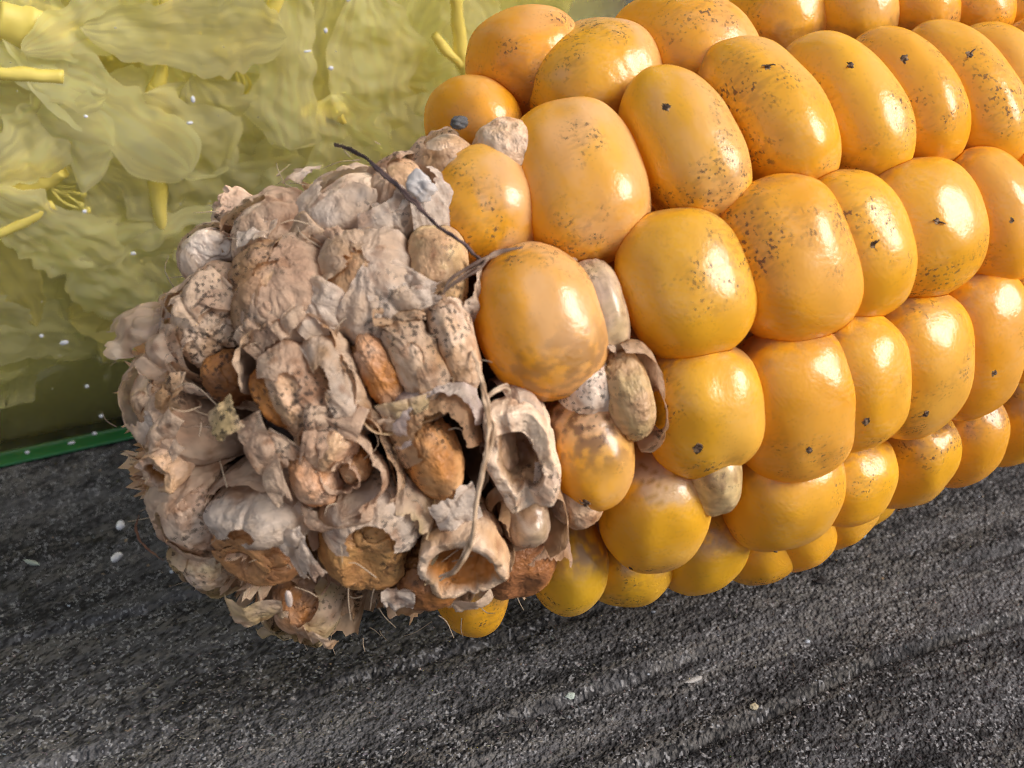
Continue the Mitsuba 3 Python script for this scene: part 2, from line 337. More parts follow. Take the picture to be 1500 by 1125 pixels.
STAMENS = {
    'E': [ [(27.5, 5.0, 33.9), (26.0, 6.0, 32.5), (24.8, 6.0, 30.8)], [(27.4, 5.0, 33.7), (26.5, 6.0, 31.8), (25.5, 5.0, 30.7)], [(27.7, 5.0, 33.5), (27.8, 5.0, 32.1), (26.2, 5.0, 31.3)], [(28.0, 5.0, 33.6), (28.3, 5.0, 31.9), (26.4, 6.0, 30.4)], [(28.0, 5.0, 33.7), (28.9, 6.0, 31.8), (27.6, 6.0, 30.4)] ],
    'F': [ [(15.1, 5.0, 37.1), (16.3, 4.0, 37.8), (17.2, 4.0, 36.4), (18.1, 3.5, 35.7)], [(15.2, 5.0, 37.4), (16.3, 4.5, 36.9), (17.8, 4.0, 36.6)], [(15.3, 5.0, 36.8), (16.5, 4.0, 38.2), (17.1, 4.0, 38.5)], [(15.2, 5.0, 36.8), (16.2, 5.0, 36.4), (17.8, 4.0, 36.8)] ],
    'C': [ [(11.0, 5.0, 25.2), (12.2, 4.0, 24.4), (13.0, 3.5, 23.5)], [(11.0, 5.0, 25.0), (11.8, 4.0, 23.8), (13.4, 4.0, 22.9)], [(11.3, 5.0, 25.4), (12.8, 4.0, 25.2), (13.3, 4.0, 25.9)], [(11.1, 5.0, 24.8), (12.3, 4.0, 24.8), (13.4, 4.0, 24.4)] ],
    'A': [ [(19.4, 6.0, 27.8), (18.9, 7.0, 25.6), (18.7, 8.0, 23.3)], [(19.9, 5.5, 27.9), (19.5, 7.0, 25.2), (19.4, 8.0, 23.8)], [(20.6, 6.0, 27.7), (20.5, 7.0, 25.4), (19.7, 8.0, 23.0)] ],
}
PETALS = {
    'A': [ (16.7, 3.0, 32.3, 6.44, 2.52, -48), (17.7, 6.0, 27.5, 5.37, 2.39, -70), (24.0, 6.0, 25.2, 6.81, 4.33, -62), (23.4, 7.0, 30.7, 4.81, 2.7, -80), (20.4, 9.0, 20.5, 6.47, 3.88, -100) ],
    'B': [ (11.2, 5.0, 31.2, 4.51, 2.82, -20), (16.0, 6.0, 33.1, 3.99, 2.28, -40) ],
    'C': [ (11.5, 6.0, 19.3, 6.8, 3.4, -55), (9.9, 4.0, 30.0, 4.2, 2.52, 30), (16.7, 8.0, 20.9, 6.96, 3.16, 15), (14.9, 7.0, 23.6, 3.67, 1.84, -60) ],
    'E': [ (24.3, 3.0, 37.5, 6.09, 2.32, -8), (26.4, 7.0, 27.7, 5.26, 3.09, -70), (31.9, 5.0, 34.2, 5.93, 2.85, -95), (33.1, 8.0, 25.1, 4.54, 3.24, -60), (28.4, 9.0, 30.6, 4.35, 2.49, -50) ],
    'F': [ (13.0, 4.5, 35.9, 3.82, 1.91, -30), (17.8, 5.0, 38.5, 4.38, 2.19, 10), (12.3, 6.0, 39.0, 3.23, 2.16, 60) ],
    'G': [ (20.3, 9.0, 16.9, 7.93, 3.31, -15), (16.8, 10.0, 14.8, 7.34, 3.67, -50), (24.9, 10.0, 16.3, 6.1, 3.39, -110) ],
    'H': [ (32.2, 7.0, 24.6, 5.79, 3.99, -95), (37.5, 8.0, 23.1, 5.99, 3.99, -75), (40.3, 8.0, 30.8, 6.71, 4.48, -85), (43.5, 9.0, 25.4, 6.06, 4.04, -60), (36.9, 9.0, 33.4, 5.65, 3.45, -100) ],
    'D': [ (46.1, 10.0, 28.8, 6.03, 3.68, -20), (47.3, 10.0, 24.5, 5.52, 3.45, -120), (52.2, 11.0, 31.8, 6.07, 3.37, -60), (43.9, 11.0, 33.3, 5.87, 3.26, -110), (44.5, 11.0, 20.9, 6.34, 3.52, -40) ],
    'L': [ (8.5, 12.0, 9.3, 7.53, 4.11, -30), (3.2, 14.0, 3.5, 7.07, 4.24, -70), (13.1, 13.0, 6.0, 6.41, 3.56, -100), (6.0, 15.0, -4.2, 7.5, 4.5, 10), (-0.8, 16.0, -5.8, 6.73, 3.74, -40), (5.5, 11.0, 14.3, 5.87, 3.91, -60), (6.0, 18.0, -13.3, 6.42, 3.21, 0) ],
}
SPECKS = [(8.8, -0.2, 12.5, 0.49, 0.3), (16.3, -0.2, 20.0, 0.3, 0.24), (13.4, -0.2, 24.5, 0.23, 0.23), (9.5, -0.2, 7.5, 0.25, 0.25), (9.9, -0.2, 3.9, 0.26, 0.26), (8.9, -0.2, 2.1, 0.26, 0.26), (6.7, -0.2, 1.5, 0.45, 0.19), (2.8, -0.2, 1.3, 0.26, 0.26), (7.2, -0.2, 13.6, 0.24, 0.24), (35.1, -0.2, 37.0, 0.22, 0.28), (35.2, -0.2, 33.9, 0.29, 0.23), (33.4, -0.2, 35.5, 0.45, 0.11), (23.1, -0.2, 30.8, 0.34, 0.17), (15.4, -0.2, 32.4, 0.22, 0.16), (23.7, -0.2, 32.7, 0.22, 0.39), (37.2, -0.2, 39.2, 0.22, 0.17)]


FLOWER = {
    'A': ('pale yellow flower with a bell shaped calyx on a straight upright stalk in the jar', 'drooping flower with bell calyx'),
    'B': ('thick pale yellow cut stalk lying level at the left edge of the jar', ''),
    'C': ('yellow flower at the left edge of the jar on a curved rising stalk', ''),
    'E': ('pale flower high in the jar with a bulbous calyx and curled stamens', ''),
    'F': ('bright yellow flower head in the top left corner of the jar', ''),
    'G': ('small yellow flower hanging below the bell shaped calyx in the jar', ''),
    'H': ('pale flower spread behind the upper husks, with a yellow sideways calyx', ''),
    'D': ('forked yellow stem with pale petals beside the rearmost kernels', ''),
    'L': ('pale flower with petals dimmed for the shade low at the left of the jar', ''),
}
def petal(c, L, W, ang, seed, tone):
    r = np.random.default_rng(seed)
    nu_, nv_ = (56, 38) if L > 0 and seed < 500 else (30, 20)
    s, t = np.meshgrid(np.linspace(-1, 1, nu_), np.linspace(-1, 1, nv_), indexing='ij')
    prof = np.clip(1 - np.abs(s) ** 4, 0, 1) ** 0.5 * (0.82 + 0.3 * s)
    edge = 1 + 0.9 * (nz(np.stack([s * 2 + 2 * np.sign(t), t * 0 + seed, 0 * s], -1), 0.7, seed, 3) - 0.5) * 2
    x = L * s * (1 + 0.08 * t * t * (r.random() - .5)); y = W * prof * t * edge
    P = np.stack([x, y, 0 * x], -1)
    bend, cup = r.uniform(-1.2, 1.2), r.uniform(-1.3, 1.3)
    z = bend * (s ** 2) + cup * (t ** 2) * prof + 3.2 * (nz(P, 2.6, seed, 3) - 0.5) + 1.5 * ridge(P, 2.8, seed + 1, 3) + 0.5 * np.sin(3 * t + 2 * s + seed) * (0.5 + 0.5 * np.abs(t))
    a = math.radians(ang); tx, ty = r.normal(0, 0.28), r.normal(0, 0.28) - 0.15
    eu = np.array([math.cos(a), 0, math.sin(a)]); ew = np.array([-math.sin(a), 0, math.cos(a)]); en = np.array([0, -1.0, 0])
    q = np.asarray(c) + x[..., None] * eu + y[..., None] * ew + (z + tx * x + ty * y)[..., None] * en
    q[..., 1] = np.where(q[..., 1] < 12, 1.4 + 0.55 * np.log1p(np.exp(np.clip((q[..., 1] - 1.8) * 1.1, -30, 30))), q[..., 1])
    q[..., 1] = np.clip(q[..., 1], 1.3, 54)
    q[..., 2] = np.clip(q[..., 2], 2.2, 88)
    vein = sstep(0.55, 0.95, 1 - np.abs(np.sin((t * 9 + 0.7 * np.sin(3 * s)) * 1.0)) ** 0.5) * 0.5
    fibre = nz(np.stack([s * 2, t * 6, 0 * s + seed], -1), 1.0, seed, 4)
    col = lerp(np.array(tone) * 0.8, np.array(tone) * 1.1, sstep(.25, .75, fibre))
    col = lerp(col, np.array(tone) * [1.2, 1.15, .9], 0.3 * vein)
    return (jw(q).reshape(-1, 3), grid_faces(nu_, nv_)), col.reshape(-1, 3)

YEL = np.array([0.74, 0.62, 0.12])
seed = 100
for fid, plist in PETALS.items():
    root = name('steeped_flower') if fid not in 'BD' else name('steeped_cutting')
    labels[root] = {'label': FLOWER[fid][0], 'category': 'flower' if fid not in 'BD' else 'stem'}
    for tid, pts in TUBES.items():
        if tid[0] == fid:
            q = np.array(pts) * [1, .3, 1, 1]; q[:, 1] += q[:, 3] + 1.0
            m_ = tube(jw(q[:, :3]), q[:, 3], 16, 8)
            m_ = (m_[0] * 1.0 + 0.25 * (nz(m_[0], 1.2, 5)[:, None] - 0.5), m_[1])
            part = {'stalk': 'stalk', 'calyx': 'calyx', 'stem': 'stem', 'fork': 'side_stem'}[tid[2:]]
            add(name(f'{root}__{part}'), m_, 'flower_flesh', lerp(YEL * 0.85, YEL * [1.1, 1.1, 1.6], nz(m_[0], [0.7, 0.7, 3.0], 6, 2)))
    for cps in STAMENS.get(fid, []):
        q = np.array(cps) * [1, .4, 1] + [0, 2.2, 0]
        rr = np.full(len(q), 0.12); 
        m_ = join([tube(jw(q), rr, 8, 6), (lambda l: (l[0] + jw(q[-1]), l[1]))(lump((0.24, 0.2, 0.34), seed, 2))])
        add(name(f'{root}__stamen'), m_, 'flower_flesh', YEL * [0.95, 1.0, 1.4])
    for (u_, v_, w_, L, W, ang) in plist:
        seed += 1
        dark = fid == 'L'  # lower left petals dimmed, the shade low in the jar put into their tone
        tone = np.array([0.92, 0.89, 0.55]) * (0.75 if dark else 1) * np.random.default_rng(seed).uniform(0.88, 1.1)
        m_, col = petal((u_, v_, max(w_, 4.5)), L * 1.3, W * 1.3, ang, seed, tone)
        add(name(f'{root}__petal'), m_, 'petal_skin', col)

# the rest of the petals, deeper in the jar, one uncountable mass
r = np.random.default_rng(77)
parts, cols = [], []
for i in range(150):
    c = (r.uniform(-22, 62), r.uniform(9, 40), r.uniform(4, 74))
    m_, col = petal(c, r.uniform(5.5, 9.5), r.uniform(3.5, 5.5), r.uniform(0, 180), 500 + i, np.array([0.80, 0.72, 0.30]) * r.uniform(.8, 1.1))
    parts.append(m_); cols.append(col)
add('petal_mass', join(parts), 'petal_skin', np.vstack(cols))
labels['petal_mass'] = {'label': 'mass of soaked pale yellow petals deep inside the jar', 'kind': 'stuff', 'category': 'petals'}

# white specks stuck to the outside of the glass
SPLAB = ['oblong bluish white speck on the lower glass of the jar, the largest', 'round white speck on the glass left of the torn papery husk', 'small round white speck on the glass beside the curved stalk',
         'white speck on the dark lower glass, above another speck', 'white speck on the dark lower glass, nearest the frayed cob tip', 'faint white speck just above the green base edge, right of the dash', 'white dash slanting on the glass above the green base edge',
         'faint speck on the glass by the left end of the green base edge', 'small white speck left of the largest oblong speck', 'white speck at the top of the glass over the pale petals', 'grey white crumb on the glass right of the curled stamens', 'thin bright slanted speck on the upper glass',
         'small bright speck on the glass beside the bell calyx', 'tiny speck on the glass left of the bell calyx', 'dark edged bright fleck on the glass right of the straight stalk', 'white speck at the very top edge of the jar in view']
for (u_, v_, w_, a_, b_), lab in zip(SPECKS, SPLAB):
    vv, ff = lump((a_ * .75, 0.1, b_ * .75), int(u_ * 10), 2, 0.2)
    key = name('dust_speck')
    add(key, (jw(vv + [u_, v_, max(w_, 1.6)]), ff), 'matt_tinted', (0.55, 0.58, 0.63))
    labels[key] = {'label': lab, 'category': 'speck', 'group': 'white specks on the glass'}
r = np.random.default_rng(21)
parts = []
for i in range(120):
    s = r.uniform(0.03, 0.07)
    vv, ff = trimesh.creation.icosahedron().vertices * s * [r.uniform(.6, 1.8), .6, 1], trimesh.creation.icosahedron().faces
    parts.append((jw(vv + [r.uniform(-12, 60), -0.06, r.uniform(4, 44)]), ff))
add('fine_dust', join(parts), 'matt_tinted', (0.5, 0.5, 0.4))
labels['fine_dust'] = {'label': 'fine pale dust sprinkled over the glass of the jar', 'kind': 'stuff', 'category': 'dust'}
# ------------------------------------------------------------------ the corn cob
CA = np.array([-13.915, 49.819, 21.112]); CD = np.array([0.87204, 0.48821, 0.03464])
E1 = np.array([0.35233, -0.6753, 0.64794]); E2 = np.array([-0.33972, 0.55283, 0.7609])
KT = [-12, -10, -7, -3, 1, 5, 12, 20, 28, 36, 50, 95]
KR = [0, 6, 10.5, 13.8, 15.5, 16.5, 18, 20.2, 22.1, 21.9, 22.2, 22.6]
def cob_frame(t, phi):
    rr = np.interp(t, KT, KR); s = (np.interp(t + 1, KT, KR) - np.interp(t - 1, KT, KR)) / 2
    n = math.cos(phi) * E1 + math.sin(phi) * E2
    P = CA + t * CD + rr * n
    n = n - s * CD; n /= np.linalg.norm(n)
    y = np.cross(n, CD); y /= np.linalg.norm(y)
    return P, np.cross(y, n), y, n

def place(v, t, phi, rot=0.0, tilt=(0, 0), lift=0.0):
    P, x, y, n = cob_frame(t, phi)
    c, s = math.cos(rot), math.sin(rot)
    x, y = c * x + s * y, -s * x + c * y
    n2 = n + tilt[0] * x + tilt[1] * y; n2 /= np.linalg.norm(n2)
    x2 = x - n2 * (x @ n2); x2 /= np.linalg.norm(x2)
    y2 = np.cross(n2, x2)
    return P + lift * n + v[:, :1] * x2 + v[:, 1:2] * y2 + v[:, 2:3] * n2

def pillow(k, a, c, h, pw=2.5, seed=0, base=5.0, q=2.15):
    """A kernel: rounded pillow crown of height h above z = -h, wedge shaped below; pw: how square it is seen from above."""
    s = ICO[k].vertices
    t = np.abs(s)
    rxy = (t[:, 0] ** pw + t[:, 1] ** pw) ** (1 / pw)
    u = s / ((rxy ** q + t[:, 2] ** q) ** (1 / q))[:, None]
    z = np.where(u[:, 2] > 0, u[:, 2] * h, u[:, 2] * base)
    w = 1 - 0.28 * np.clip(-u[:, 2], 0, 1) ** 1.3
    lo, l2 = nz(s, 0.9, seed, 2) - 0.5, nz(s, 0.7, seed + 3, 2) - 0.5
    v = np.stack([u[:, 0] * a * w, u[:, 1] * c * w, z - h], -1)
    v = v * (1 + 0.14 * lo[:, None] * [1, 1, 0.4])
    v[:, 2] -= 0.5 * l2 * (u[:, 2] > 0) * np.clip(u[:, 2] * 2, 0, 1)
    return v, ICO[k].faces, s

scar_at = []
def kernel_colour(s, v, seed, hue, pale):
    r = np.random.default_rng(seed)
    amber = lerp((0.91, 0.40, 0.006), (0.92, 0.55, 0.018), np.full(len(s), hue))
    col = amber * (0.92 + 0.16 * nz(s, 0.8, seed, 2))[:, None]
    # pale floury crown with the sheen of its right side painted in, and peeling skin
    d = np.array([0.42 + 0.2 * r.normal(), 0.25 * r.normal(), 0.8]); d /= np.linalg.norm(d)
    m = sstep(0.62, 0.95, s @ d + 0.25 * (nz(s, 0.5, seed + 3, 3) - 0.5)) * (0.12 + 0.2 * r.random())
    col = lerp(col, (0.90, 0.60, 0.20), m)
    peel = sstep(0.42, 0.70, nz(s * [1, .7, 1], 0.6, seed + 5, 4) + 0.25 * s[:, 0]) * pale * 0.8
    col = lerp(col, (0.84, 0.52, 0.26), peel)
    # browner cheeks towards the neighbours, dust along the upper edge
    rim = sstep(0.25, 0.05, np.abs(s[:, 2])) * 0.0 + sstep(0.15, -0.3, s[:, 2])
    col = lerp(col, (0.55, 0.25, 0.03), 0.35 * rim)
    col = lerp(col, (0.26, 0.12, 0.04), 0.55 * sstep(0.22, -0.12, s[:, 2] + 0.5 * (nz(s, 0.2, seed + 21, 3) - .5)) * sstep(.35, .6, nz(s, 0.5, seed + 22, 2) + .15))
    dust = sstep(0.62, 0.15, s[:, 2]) * sstep(0.15, 0.75, s[:, 1] + 0.25 * s[:, 0]) * sstep(0.38, 0.6, nz(s, 0.16, seed + 8, 3))
    return lerp(col, (0.36, 0.20, 0.11), 0.75 * dust)

KERNELS = [
    ('K1', 24.35, 1.388, 3.48, 5.10, 0),
    ('K2', 16.07, 1.259, 2.48, 4.18, 0),
    ('K3', 23.33, 1.059, 3.85, 5.84, 0),
    ('K4', 30.69, 0.972, 3.37, 5.44, 0),
    ('K5', 17.03, 0.518, 3.28, 5.10, -0.25),
    ('K6', 11.76, 0.600, 2.63, 3.58, -0.3),
    ('K7', 23.50, 0.467, 2.63, 5.10, -0.15),
    ('K8', 30.05, 0.453, 2.65, 5.40, 0),
    ('K9', 35.70, 0.406, 1.80, 5.23, 0),
    ('K10', 40.18, 0.372, 1.80, 4.86, 0),
    ('K11', 44.45, 0.318, 1.80, 5.25, 0),
    ('K12', 47.84, 0.294, 1.80, 4.56, 0),
    ('K13a', 40.37, 1.061, 2.78, 3.49, 0),
    ('K13b', 44.07, 0.919, 1.89, 2.97, 0),
    ('K13c', 48.28, 0.833, 1.93, 2.67, 0),
    ('K13d', 51.75, 0.746, 1.80, 1.80, 0),
    ('K13e', 55.28, 0.685, 1.80, 1.80, 0),
    ('K14', 19.61, 0.005, 3.43, 4.20, 0),
    ('K15', 25.87, -0.039, 3.56, 4.57, 0),
    ('K16', 31.21, -0.059, 2.89, 4.24, 0),
    ('K17', 36.61, -0.075, 3.56, 4.07, 0),
    ('K18', 41.75, -0.124, 2.58, 4.23, 0),
    ('K19', 11.37, 0.050, 3.14, 4.23, 0),
    ('K20', 18.96, -0.437, 3.19, 3.84, 0),
    ('K21', 24.80, -0.509, 3.45, 4.57, 0),
    ('K22', 29.53, -0.489, 2.99, 4.18, 0),
    ('K23', 34.88, -0.530, 3.42, 4.61, 0),
    ('K24', 39.80, -0.538, 3.02, 4.93, 0),
    ('K25', 12.16, -0.497, 2.17, 3.40, 0),
    ('K26', 16.28, -0.884, 3.07, 4.20, 0),
    ('K27', 25.07, -0.923, 3.51, 4.05, 0),
    ('K28', 30.52, -0.920, 3.05, 3.12, 0),
    ('K29', 37.77, -1.063, 1.85, 4.56, 0),
    ('K30', 43.26, -1.099, 1.80, 3.47, 0),
    ('K31', 50.09, -1.187, 1.80, 2.86, 0),
    ('K32', 12.15, -1.307, 2.19, 4.32, 0),
    ('K33', 17.09, -1.461, 2.56, 3.97, 0),
    ('K34', 21.61, -1.325, 2.15, 4.36, 0),
    ('K35', 26.91, -1.413, 2.05, 2.95, 0),
    ('K36', 29.81, -1.319, 1.80, 1.80, 0),
    ('K37', 32.96, -1.267, 1.80, 2.03, 0),
    ('K38', 6.26, -1.479, 2.21, 3.47, 0),
]
PALE = {'K5': .75, 'K6': .9, 'K3': .8, 'K19': .75, 'K7': .55, 'K2': .4, 'K4': .5, 'K25': .45, 'K1': .5, 'K8': .25, 'K26': .2, 'K13a': .5, 'K13b': .5, 'K13c': .5, 'K13d': .5}
HUE = {'K19': .15, 'K2': .1, 'K1': .15, 'K21': .25, 'K32': .95, 'K26': .6, 'K20': .65, 'K33': .75, 'K34': .7, 'K27': .5, 'K14': .6, 'K25': .3}
SCAR = {'K7': (-.5, .1), 'K8': (-.45, .12), 'K9': (-.5, .15), 'K10': (-.6, .2), 'K11': (-.5, .2), 'K15': (-.35, 0), 'K16': (-.6, 0), 'K17': (-.55, .05), 'K18': (-.6, 0), 'K19': (-.75, -.1),
        'K20': (-.55, -.25), 'K21': (-.35, -.3), 'K22': (-.7, -.2), 'K23': (-.6, -.35), 'K24': (-.55, -.1), 'K27': (-.35, -.6), 'K26': (-.7, -.6), 'K25': (-.55, -.5), 'K29': (-.3, -.8)}
KLAB = {'K19': 'matt orange kernel with wrinkled right cheek standing alone among the shrivelled ones', 'K6': 'dull kernel with pale dusty flanks and a yellow stripe', 'K32': 'pale translucent yellow kernel beside the brown torn one',
        'K26': 'glossy kernel with greyish peeling skin along its upper edge', 'K5': 'tall leaning kernel with peeling pale skin at its upper left', 'K25': 'orange kernel with brown speckled pale top'}
cob = 'corn_cob'
labels[cob] = {'label': 'half shelled amber corn cob with a shrivelled papery tip, lying on the weathered wood', 'category': 'corn cob'}

# woody core
tt = np.linspace(-9.6, 92, 150); th = np.linspace(0, 2 * np.pi, 181)[:-1]
TT, TH = np.meshgrid(tt, th, indexing='ij')
RR = np.maximum(np.interp(TT, KT, KR) - np.where(TT < 13, 8.6, 6.0) * sstep(-12, -8, TT), 0.3)
PP = CA + TT[..., None] * CD + RR[..., None] * (np.cos(TH)[..., None] * E1 + np.sin(TH)[..., None] * E2)
PP = PP + (1.4 * (nz(PP, 2.2, 3, 3) - 0.5))[..., None] * (np.cos(TH)[..., None] * E1 + np.sin(TH)[..., None] * E2)
i, j = np.meshgrid(np.arange(149), np.arange(180), indexing='ij')
q = np.stack([i * 180 + j, (i + 1) * 180 + j, (i + 1) * 180 + (j + 1) % 180, i * 180 + (j + 1) % 180], -1).reshape(-1, 4)
V = PP.reshape(-1, 3)
CC = lerp((0.015, 0.009, 0.006), (0.09, 0.04, 0.02), nz(V, 1.5, 4, 3))  # tip core coloured near black, painting the gaps as deep shade
CC = lerp(CC, lerp((.30, .15, .06), (.62, .42, .20), nz(V, 1.5, 4, 3)), sstep(9, 15, TT.reshape(-1)))  # paler chaff tone under the kernels, to bounce light into them
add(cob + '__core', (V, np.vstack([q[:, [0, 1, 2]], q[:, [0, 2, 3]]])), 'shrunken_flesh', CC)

def add_kernel(kid, t, phi, a, c, rot, k, h=3.6, lift=0.0):
    if kid == 'K1':
        t, phi, lift, a, c = 21.2, 1.24, 2.2, a * .9, c * .85
    if kid == 'K3':
        c *= .86
    if kid == 'K19':
        a, lift = a * 1.1, .5
    if kid in ('K6', 'K25'):
        a *= 1.15
    sd = sum(map(ord, kid)) * 7 + int(t * 31) % 97
    r = np.random.default_rng(sd)
    v, f, s = pillow(k, a, c, h, (2.02 if kid in ('K19', 'K25', 'K32', 'K26', 'K6', 'K2', 'K1') else 2.4) + 0.3 * r.random(), sd)
    if kid in PALE:                                            # peeling, wrinkled skin
        v = v * (1 + 0.022 * PALE[kid] * (ridge(s * [2, .8, 1], 0.35, sd, 2) - 0.5))[:, None]
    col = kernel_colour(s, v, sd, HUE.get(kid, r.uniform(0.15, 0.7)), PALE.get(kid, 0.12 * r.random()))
    if kid in ('K25', 'K19'):                                  # brown scurf
        m = sstep(.0, .8, (1 if kid == 'K25' else -1) * s[:, 1] + .1) * sstep(.42, .62, nz(s * [.6, 1, 1], .13, sd, 3))
        col = lerp(col, (.17, .08, .05), (.85 if kid == 'K25' else .5) * m)
    if kid == 'K25':
        col = lerp(col, (.66, .50, .42), .5 * sstep(.35, .8, s[:, 1]) * (1 - m))
    if kid == 'K26':                                           # peeling greyish skin on the upper edge
        m = sstep(.66, .82, s[:, 1] + .35 * (nz(s, .3, sd, 3) - .5))
        col = lerp(col, lerp((.55, .47, .43), (.2, .14, .11), sstep(.55, .65, nz(s, .12, sd + 2, 3))), .55 * m)
    key = name(cob + '__kernel')
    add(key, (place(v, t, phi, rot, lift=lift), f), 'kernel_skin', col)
    if kid in KLAB:
        labels[key] = {'label': KLAB[kid]}
    if kid in SCAR and r.random() < 0.8:
        x, y = SCAR[kid]
        iz = np.argmax(-((s[:, 0] - x * .8) ** 2 + (s[:, 1] - y * .8) ** 2) + 0.02 * (s[:, 2] > 0) - 9 * (s[:, 2] < 0))
        p0 = v[iz]
        n0 = np.array([s[iz, 0] / a, s[iz, 1] / c, s[iz, 2] / h]); n0 /= np.linalg.norm(n0)
        e = np.cross(n0, [0, 1, 0.1]); e /= np.linalg.norm(e); g = np.cross(n0, e)
        lv, lf = lump(np.array((0.20, 0.25, 0.11)) * r.uniform(.6, 1.15), sd, 3, 0.9)
        parts = [(p0 + lv[:, :1] * e + lv[:, 1:2] * g + lv[:, 2:3] * n0, lf)]
        for q_ in range(r.integers(0, 3)):
            an = r.uniform(0, 6.28)
            dd = math.cos(an) * e + math.sin(an) * g
            parts.append(tube([p0 + 0.05 * n0, p0 + 0.25 * dd + 0.18 * n0, p0 + r.uniform(.25, .5) * dd + 0.12 * n0], [0.06, 0.05, 0.03], 6, 3))
        m_ = join(parts)
        sc = lerp((0.05, 0.025, 0.012), (0.30, 0.20, 0.12), sstep(0.45, 0.75, nz(m_[0], 0.22, sd)))
        add(key + '__silk_scar', (place(m_[0], t, phi, rot, lift=lift), m_[1]), 'matt_tinted', sc)

FIX = {'K29': dict(a=2.6, c=4.3), 'K30': dict(a=2.6, c=4.2), 'K31': dict(a=2.6, c=4.2), 'K35': dict(a=2.6, c=3.9), 'K36': dict(a=2.5, c=3.8), 'K37': dict(a=2.6, c=4.0), 'K9': dict(a=2.5), 'K10': dict(a=2.4), 'K11': dict(a=2.4),
       'K12': dict(a=2.4), 'K13b': dict(a=2.4, c=3.9), 'K13c': dict(a=2.4, c=3.9), 'K13d': dict(a=2.4, c=3.9), 'K13e': dict(a=2.4, c=3.9), 'K34': dict(a=2.7), 'K33': dict(a=2.8), 'K32': dict(a=2.4, c=3.8)}
for kid, t, phi, a, c, rot in KERNELS:
    fx = FIX.get(kid, {})
    add_kernel(kid, t, phi, fx.get('a', a) * (1.05 if t < 15 else 1.18 if phi > .3 else 1.10), fx.get('c', c) * (1.04 if t < 15 else 1.06), rot, 5 if kid in PALE and PALE[kid] > .4 else 4)
# the rest of the rows: further along the cob and round its back, as far as another step to the side would show
BACK = [(t0 + 5.5 * i, ph) for ph, t0, n in ((0.30, 52.5, 3), (-0.10, 47.3, 4), (-0.55, 45.2, 4), (-1.10, 55.0, 3), (-1.5, 38.5, 6), (0.75, 60.5, 2), (1.2, 50.0, 4), (1.62, 31.0, 7), (2.05, 22.0, 9), (-1.95, 20.0, 9), (-2.42, 17.0, 10), (-2.9, 20.0, 9), (2.5, 22.0, 9)) for i in range(n)]
for i, (t, ph) in enumerate(BACK):
    add_kernel(f'B{i}', t, ph, 2.75, 4.2, 0.0, 3 if t > 58 or abs(ph) > 1.4 else 4)

# ---- the shrivelled tip
TAN, PALEP, GREYP, ORG, BRN = np.array([0.50, 0.315, 0.175]), np.array([0.68, 0.52, 0.385]), np.array([0.70, 0.60, 0.51]), np.array([0.52, 0.21, 0.05]), np.array([0.17, 0.07, 0.028])

PS = 0.89
def paper_colour(v, seed, a, b, streak=None):
    m = sstep(0.25, 0.75, nz(v, 1.6, seed, 3))
    col = lerp(a, b, m)
    col = col * (0.70 + 0.56 * nz(v * [1.0, 2.5, 0.6], 0.6, seed + 2, 3))[:, None]
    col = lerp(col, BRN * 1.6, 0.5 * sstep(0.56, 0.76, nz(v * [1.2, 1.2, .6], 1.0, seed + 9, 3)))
    return lerp(col, BRN * 1.2, 0.6 * sstep(-3.2, -5.5, v[:, 2]))  # brown glume bases, darkened to paint shade into the gaps

def nub(t, phi, a, c, h, seed, rot=0, tilt=(0, 0), lift=0, cols=(TAN, ORG), wr=0.16, dent=0.0, pw=2.7, k=5):
    a, c = a * PS, c * PS
    v, f, s = pillow(k, a, c, h, pw, seed, 5.0)
    v[:, :2] *= (1 - 0.35 * np.clip(-s[:, 2], 0, 1))[:, None]
    w = ridge(s * [1.0, 0.6, 1.0], 0.55, seed, 3) - 0.55
    w2 = nz(s, 0.45, seed + 4, 2) - 0.5
    cr = crease(s * [1, .7, .8], .62, seed + 17) + 0.6 * crease(s * [.7, 1.1, 1], .33, seed + 19)
    v = v * (1 + wr * w[:, None] + 0.5 * wr * w2[:, None] - 0.75 * wr * cr[:, None])
    v[:, 2] -= dent * np.exp(-((v[:, 0] / (0.45 * a)) ** 2 + (v[:, 1] / (0.55 * c)) ** 2)) * (v[:, 2] > -h)
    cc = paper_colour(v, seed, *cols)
    cc = lerp(cc, BRN, 0.45 * sstep(0.52, 0.35, ridge(s * [1.0, 0.6, 1.0], 0.55, seed, 3)) + 0.35 * np.clip(cr, 0, 1))  # crevice shadow painted brown along creases and valleys
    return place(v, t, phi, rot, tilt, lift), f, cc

def crease(P, s, seed):
    return (1 - np.abs(2 * nz(P, s, seed, 2) - 1)) ** 9

def crumple(P, amp, seed):
    a = ridge(P * [1, .75, .4], 3.0, seed, 3) - 0.5
    b = ridge(P * [0.5, .9, .8], 2.6, seed + 31, 2) - 0.5
    c = nz(P, 1.0, seed + 5, 2) - 0.5
    return amp * (a + 0.5 * b + 0.25 * c - 0.42 * crease(P * [1, .8, .45], 1.9, seed + 41) - 0.25 * crease(P * [.6, 1, .8], 1.1, seed + 43))

